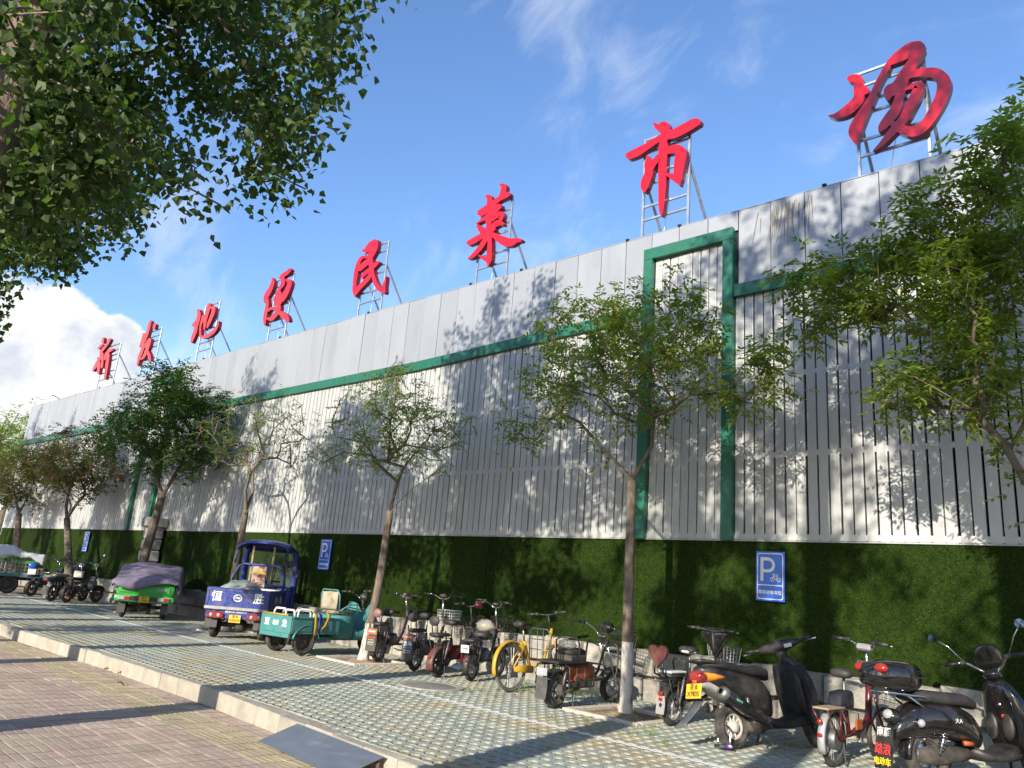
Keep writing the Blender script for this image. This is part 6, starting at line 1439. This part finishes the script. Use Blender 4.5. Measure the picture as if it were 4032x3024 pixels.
for s in (-1, 1): bb = MB(); bb.box((s * .36, -.405, .66), (.34, .02, .16), .012); o = bb.build('tail_panel', M_grn, e); bb = MB(); bb.box((s * .36, -.418, .67), (.20, .01, .05), .006); bb.build('reflector', M_lclr, o)
hull([(1.1, .62, .36, .2), (1.3, .62, .40, .28), (1.7, .7, .40, .38), (1.95, .66, .34, .32), (2.02, .6, .2, .2)], 16, 4).build('front_body', M_grn, e, smooth=True)
tubes(e, 'handlebar', M_frm, [[(-.34, 1.45, 1.14), (0, 1.55, 1.08), (.34, 1.45, 1.14)]], .016)
cv = empty('vehicle_cover', e.matrix_basis @ Vector((0, .8, .0))); cv.rotation_euler = e.rotation_euler; tag(cv, 'grey-purple cloth cover draped over the green tricycle and trailing to the ground', 'cover')
rng = random.Random(4); g = []; nu, nv = 33, 37
for i in range(nv):
    v = i / (nv - 1); y = -1.28 + 2.75 * v; row = []
    top = float(np.interp(v, [0, .06, .25, .42, .62, .8, 1.0], [.86, .95, 1.0, 1.12, 1.27, 1.22, .96]))
    for j in range(nu):
        u = -1 + 2 * j / (nu - 1); au = abs(u); wid = .70
        hang_r = float(np.interp(v, [0, .12, .22, .5, .8, 1], [.20, .30, .80, .95, .75, .4])); hang_l = float(np.interp(v, [0, .3, .6, 1], [.12, .16, .22, .3]))
        if au < .62: x = u / .62 * wid * .96; z = top - .05 * (au / .62) ** 3 + .03 * math.sin(6 * u + 5 * v)
        else:
            k = (au - .62) / .38; h = hang_r if u > 0 else hang_l; x = math.copysign(wid * .96 + .05 * math.sin(k * PI) * (1 + math.sin(v * 34)) * .6 + .03 * k, u); z = top - .05 - h * k
        z += .018 * math.sin(11 * v + 4 * u) + rng.uniform(-.006, .006); x += .012 * math.sin(23 * v + 3 * u) 
        row.append((x, y + .05 * math.sin(5 * u) * (1 - v) * .4, max(z, .05)))
    g.append(row)
tail = [[(p[0] * 1.0, p[1] - .03 - .02 * math.sin(7 * p[0]), p[2] - d * (.55 + .9 * math.sin(2.4 * p[0] + 2.0)) * (1 if abs(p[0]) < .66 else .3)) for p in g[0]] for d in (.11, .055)]
bb = MB(); bb.sheet(tail + g); bb.build('cloth', mat('purple_cloth', (.155, .13, .19), .85, var=.18, scale=4, bump=.3, bscale=12, col2=(.20, .17, .235)), cv, smooth=True, solid=.006)

# --- grey-crated one under white sheeting at the far end
w_ = gp(22, 2337); az = 12; rt = Vector((math.cos(math.radians(az)), -math.sin(math.radians(az))))
e = ghost('crate_tricycle', (w_.x - rt.x * .45, w_.y - rt.y * .45), az, 'tricycle with a teal bed stacked with crates under white plastic sheeting', 'tricycle', GT)
for s in (-1, 1): wheel(e, 0, .27, .11, x=s * .45, rim='disc', mrim=M_rimd, name='rear_wheel')
wheel(e, 1.95, .25, .10, rim='disc', mrim=M_rimd, name='front_wheel'); tubes(e, 'axle', M_drive, [[(-.42, 0, .27), (.42, 0, .27)]], .04); blk(e, 'chassis', M_drive, (0, .8, .44), (.6, 2.4, .08), .01)
blk(e, 'bed', M_teal, (0, .05, .54), (1.16, 1.75, .07), .01)
for s in (-1, 1): fd = MB(); fd.lathe([(.33, -.07), (.34, 0), (.33, .07)], (s * .47, 0, .27), 'x', 14, math.radians(0), math.radians(180)); fd.build('wheel_arch', M_drive, e, smooth=True, solid=.006)
hull([(1.2, .55, .3, .2), (1.5, .6, .34, .25), (1.9, .7, .34, .34), (2.1, .66, .2, .2)], 14, 4).build('front_body', mat('navy_paint', (.015, .022, .07), .4, dirt=.3), e, smooth=True)
Fw = Front(1.75, .8, .3, .3); bars(e, Fw, 1.62, 1.10, .34, .06, .14, M_chr); tubes(e, 'stem', M_drive, [[(0, 1.75, .7), (0, 1.62, 1.09)]], .02, Fw)
for k, (lx, ly, rz) in enumerate(((.33, -.48, 0), (.33, .20, 0))):
    crate('vegetable_crate', ('grey slatted crate on the teal bed by the tricycle tail', 'grey slatted crate on the teal bed nearest the tricycle handlebar')[k], e.matrix_basis @ Vector((lx, ly, .578)), (0, 0, e.rotation_euler.z), (.46, .66, .36), M_grey, 'crates on the far tricycle', 5)
crate('vegetable_crate', 'green slatted crate on top of the grey crates under white sheeting', e.matrix_basis @ Vector((.33, .28, .942)), (0, 0, e.rotation_euler.z), (.44, .60, .22), M_grn, 'crates on the far tricycle', 6)
blk(e, 'hanging_disc_bracket', M_frm, (.60, .52, .70), (.02, .02, .3), .003); bb = MB(); bb.lathe([(0, .02), (.08, .015), (.11, 0), (.105, -.01), (0, -.012)], (.63, .52, .84), 'x', 18); bb.build('blue_lid', mat('blue_lacquer', (.015, .11, .50), .2, coat=.5), e, smooth=True)
cv = empty('plastic_sheet', e.matrix_basis @ Vector((0, 0, .9))); cv.rotation_euler = e.rotation_euler; tag(cv, 'crinkled white plastic sheeting over the crates of the far tricycle', 'sheeting')
rng = random.Random(8); g = []
for i in range(25):
    v = i / 24; y = -.92 + 1.72 * v; row = []; top = float(np.interp(v, [0, .1, .5, .62, .7, 1], [.34, .46, .50, .40, .33, .30]))
    for j in range(19):
        u = -1 + 2 * j / 18; hang = float(np.interp(v, [0, .4, .75, 1], [.40, .34, .10, .30])); k = max(0, (abs(u) - .72) / .28)
        row.append((math.copysign(min(abs(u) / .72, 1) * .60 + .015 * k, u) + rng.uniform(-.012, .012), y, top - .03 * u * u - hang * k + rng.uniform(-.022, .022)))
    g.append(row)
bb = MB(); bb.sheet(g); bb.build('sheet', mat('white_film', (.62, .63, .66), .35, var=.1, scale=5, coat=.2), cv, smooth=True, solid=.004)

# ------------------------------------------------------------------ motorbikes between the tricycles
e = seat_on('motorcycle', 257, 2374, -36, 'black framed cargo moped with side bars and long footboards beside the draped green tricycle', 'moped', GB)
F = ebike(e, r=.23, wb=1.34, w=.10, rim='cast', mrim=M_pink, sad=False, rear_pad=False, barz=1.02, bar=(.34, .10, .16), steer=-.1, display=M_chr, fend=M_frm)
hull([(-.1, .64, .10, .04), (.0, .65, .14, .05), (.5, .64, .13, .05), (.6, .62, .08, .03)], 12, 3).build('seat', M_matte, e, smooth=True)
for s in (-1, 1): tubes(e, 'side_bar', M_frm, [[(s * .2, -.28, .36), (s * .24, -.28, .56), (s * .24, .30, .56), (s * .24, .32, .36), (s * .2, -.28, .36)], [(s * .24, 0, .36), (s * .24, 0, .56)], [(s * .24, -.14, .36), (s * .24, -.14, .56)], [(s * .24, .15, .36), (s * .24, .15, .56)]], .012); blk(e, 'running_board', M_frm, (s * .20, .62, .30), (.10, .9, .03), .006)
hull([(.62, 1.02, .10, .03), (.5, 1.0, .12, .04), (.34, .96, .12, .03)], 12, 3, 'z').build('leg_panel', M_blk, e, smooth=True); blk(e, 'side_stripe', M_cyan, (.125, .80, .42), (.02, .22, .05), .006)
bb = MB(); bb.ell((F.M @ Vector((.22, .98, 1.34))), (.035, .012, .05), 10, 6); bb.build('mirror', M_mirror, e, smooth=True); tubes(e, 'mirror_stalk', M_chr, [[F.M @ Vector((.16, .95, 1.10)), F.M @ Vector((.22, .98, 1.31))]], .005)
e = seat_on('motorcycle', 197, 2368, -34, 'dark motorbike with a pale seat and chrome carrier beside the far street tree', 'motorcycle', GB)
F = ebike(e, r=.24, wb=1.28, w=.10, rim='star', mrim=M_rimd, sad=False, rear_pad=False, barz=1.0, bar=(.33, .10, .16), display=M_chr, fend=M_silv)
hull([(-.34, .56, .05, .03), (-.24, .58, .11, .07), (0, .60, .13, .09), (.3, .58, .13, .10), (.46, .52, .10, .08)], 14, 2.5).build('tail_body', mat('night_blue', (.012, .016, .05), .25, coat=.4, dirt=.1), e, smooth=True)
hull([(-.1, .70, .10, .03), (.0, .71, .13, .05), (.4, .70, .13, .055), (.55, .66, .08, .03)], 14, 3).build('seat', mat('tan_vinyl', (.34, .28, .19), .5, var=.2, dirt=.2), e, smooth=True)
tubes(e, 'carrier', M_chr, [[(s * .09, .1, .72), (s * .10, -.36, .76), (0, -.40, .76)] for s in (-1, 1)], .011); bb = MB(); bb.ell((0, -.36, .58), (.09, .04, .04), 12, 6); bb.build('tail_lamp', M_lred, e, smooth=True)
flap(e, -.30, .42, .16, .24); hull([(.56, .96, .12, .05), (.7, .95, .15, .06), (.85, .92, .12, .05)], 14, 3, 'z').build('leg_panel', mat('cream_panel', (.50, .46, .38), .5, dirt=.2), e, smooth=True)
e = seat_on('electric_moped', 118, 2348, -30, 'navy electric moped with a white carton behind the handlebar beside the crate tricycle', 'moped', GB)
F = ebike(e, r=.21, wb=1.15, w=.085, rim='cast', mrim=M_rimd, frame=mat('navy_frame', (.015, .04, .16), .35, dirt=.2), barz=1.04, bar=(.32, .07, .14), display=M_blk, sad=True, fend=M_blk)
bx = empty('carton', e.matrix_basis @ Vector((0, .0, .62))); bx.rotation_euler = e.rotation_euler; tag(bx, 'white carton strapped on the pad of the navy electric moped', 'carton')
bb = MB(); bb.box((0, 0, .08), (.26, .30, .16), .006); bb.build('box', M_wht, bx); blk(bx, 'strap', M_lred, (0, 0, .081), (.265, .05, .166), .002)

# ------------------------------------------------------------------ small things on the ground
M_fl = mat('fallen_leaf', (.22, .20, .035), .7, var=.4, scale=20, orand=.4); M_fl2 = mat('fallen_leaf_yellow', (.50, .38, .04), .7, var=.3)
lg = 'fallen leaves on the sidewalk'
for k, (px, py, m_, lb_) in enumerate([(425, 2638, M_fl, 'curled olive fallen leaf at the foot of the kerb'), (471, 2656, M_fl2, 'small bright yellow fallen leaf near the kerb'), (473, 2698, M_fl, 'dry green fallen leaf on the yellow tactile strip'), (672, 2718, M_fl, 'brown crumb of leaf litter against the kerb')]):
    p = gp(px, py, -.158); lf = empty('fallen_leaf', p); lf.rotation_euler = (random.uniform(-.3, .3), random.uniform(-.3, .3), random.uniform(0, 6)); tag(lf, lb_, 'leaf', lg)
    s = (.10, .06, .08, .05)[k]; bb = MB(); bb.sheet([[(-s * .5 + s * i / 4, (v * s * .32) * math.sin(PI * (i + .15) / 4.3), .012 + .02 * abs(v) + .012 * math.sin(i)) for i in range(5)] for v in (-1, 0, 1)]); bb.build('blade', m_, lf, smooth=True)
p = gp(1807, 2640); pb = empty('plastic_bag', p); tag(pb, 'pale blue plastic bag lying on the pavers under the electric bikes', 'bag'); bb = MB(); bb.ell((0, 0, .05), (.14, .09, .06), 14, 8); bb.v = [(x + random.uniform(-.025, .025), y + random.uniform(-.02, .02), max(.003, z + random.uniform(-.02, .02))) for x, y, z in bb.v]; bb.build('film', mat('blue_film', (.42, .52, .60), .3, var=.1, coat=.3), pb, smooth=True)
# concrete manhole cover patch
c = gp(1700, 2702); mh = empty('manhole_cover', c); mh.rotation_euler = (0, SLOPE, 0); tag(mh, 'round concrete manhole cover set in the pavers behind the electric bikes', 'manhole cover'); bb = MB(); bb.lathe([(0, .012), (.30, .012), (.33, .006), (.33, -.02)], (0, 0, 0), 'z', 32); bb.build('lid', mat('cover_concrete', (.20, .19, .17), .85, var=.2, scale=8, bump=.3), mh, auto=40); bb = MB(); bb.lathe([(.335, .004), (.36, .012), (.45, .012), (.46, -.01)], (0, 0, 0), 'z', 32); bb.build('collar', mat('collar_concrete', (.30, .28, .25), .9, var=.2, scale=8, bump=.4), mh, auto=40)
# weeds growing in the paver holes
wb_ = MB(); rng = random.Random(21)
for k in range(170):
    px, py = (rng.gauss(2250, 190), rng.gauss(2720, 16)) if k < 120 else (rng.uniform(1500, 3200), rng.uniform(2690, 2960))
    p = gp(px, py, -.005)
    if p.y > 10 or p.y < 6: continue
    for _ in range(9):
        d = Vector((rng.gauss(0, .4), rng.gauss(0, .4), 1)).normalized(); q = p + Vector((rng.gauss(0, .02), rng.gauss(0, .02), 0)); leaf(wb_, q, d, rvec(rng), rng.uniform(.03, .08), .008)
tag(wb_.build('weeds', leafmat('weed', (.07, .12, .02), (.12, .15, .03))), 'thin green weeds sprouting from the paver holes', 'weeds', kind='stuff')

# leaf litter blown into corners
lb_ = MB(); rng = random.Random(33)
for k in range(420):
    t = rng.random()
    if t < .45: x = rng.uniform(-24, -1); y = 10.30 - abs(rng.gauss(0, .22)); z = zg(x) + .004
    elif t < .75: x = rng.uniform(-20, -2); y = rng.uniform(kerb_y(x) + .15, 10.2); z = zg(x) + .004
    else: x = rng.uniform(-16, -4); y = kerb_y(x) - abs(rng.gauss(0, .25)) - .01; z = zg(x) - .158
    p = Vector((x, y, z)); d = Vector((rng.gauss(0, 1), rng.gauss(0, 1), rng.uniform(0, .25))).normalized(); s_ = rng.uniform(.018, .05); leaf(lb_, p, d, Vector((rng.gauss(0, .3), rng.gauss(0, .3), 1)), s_, s_ * .45)
tag(lb_.build('leaf_litter', M_dead), 'dry leaf litter scattered along kerb and wall foot', 'leaf litter', kind='stuff')
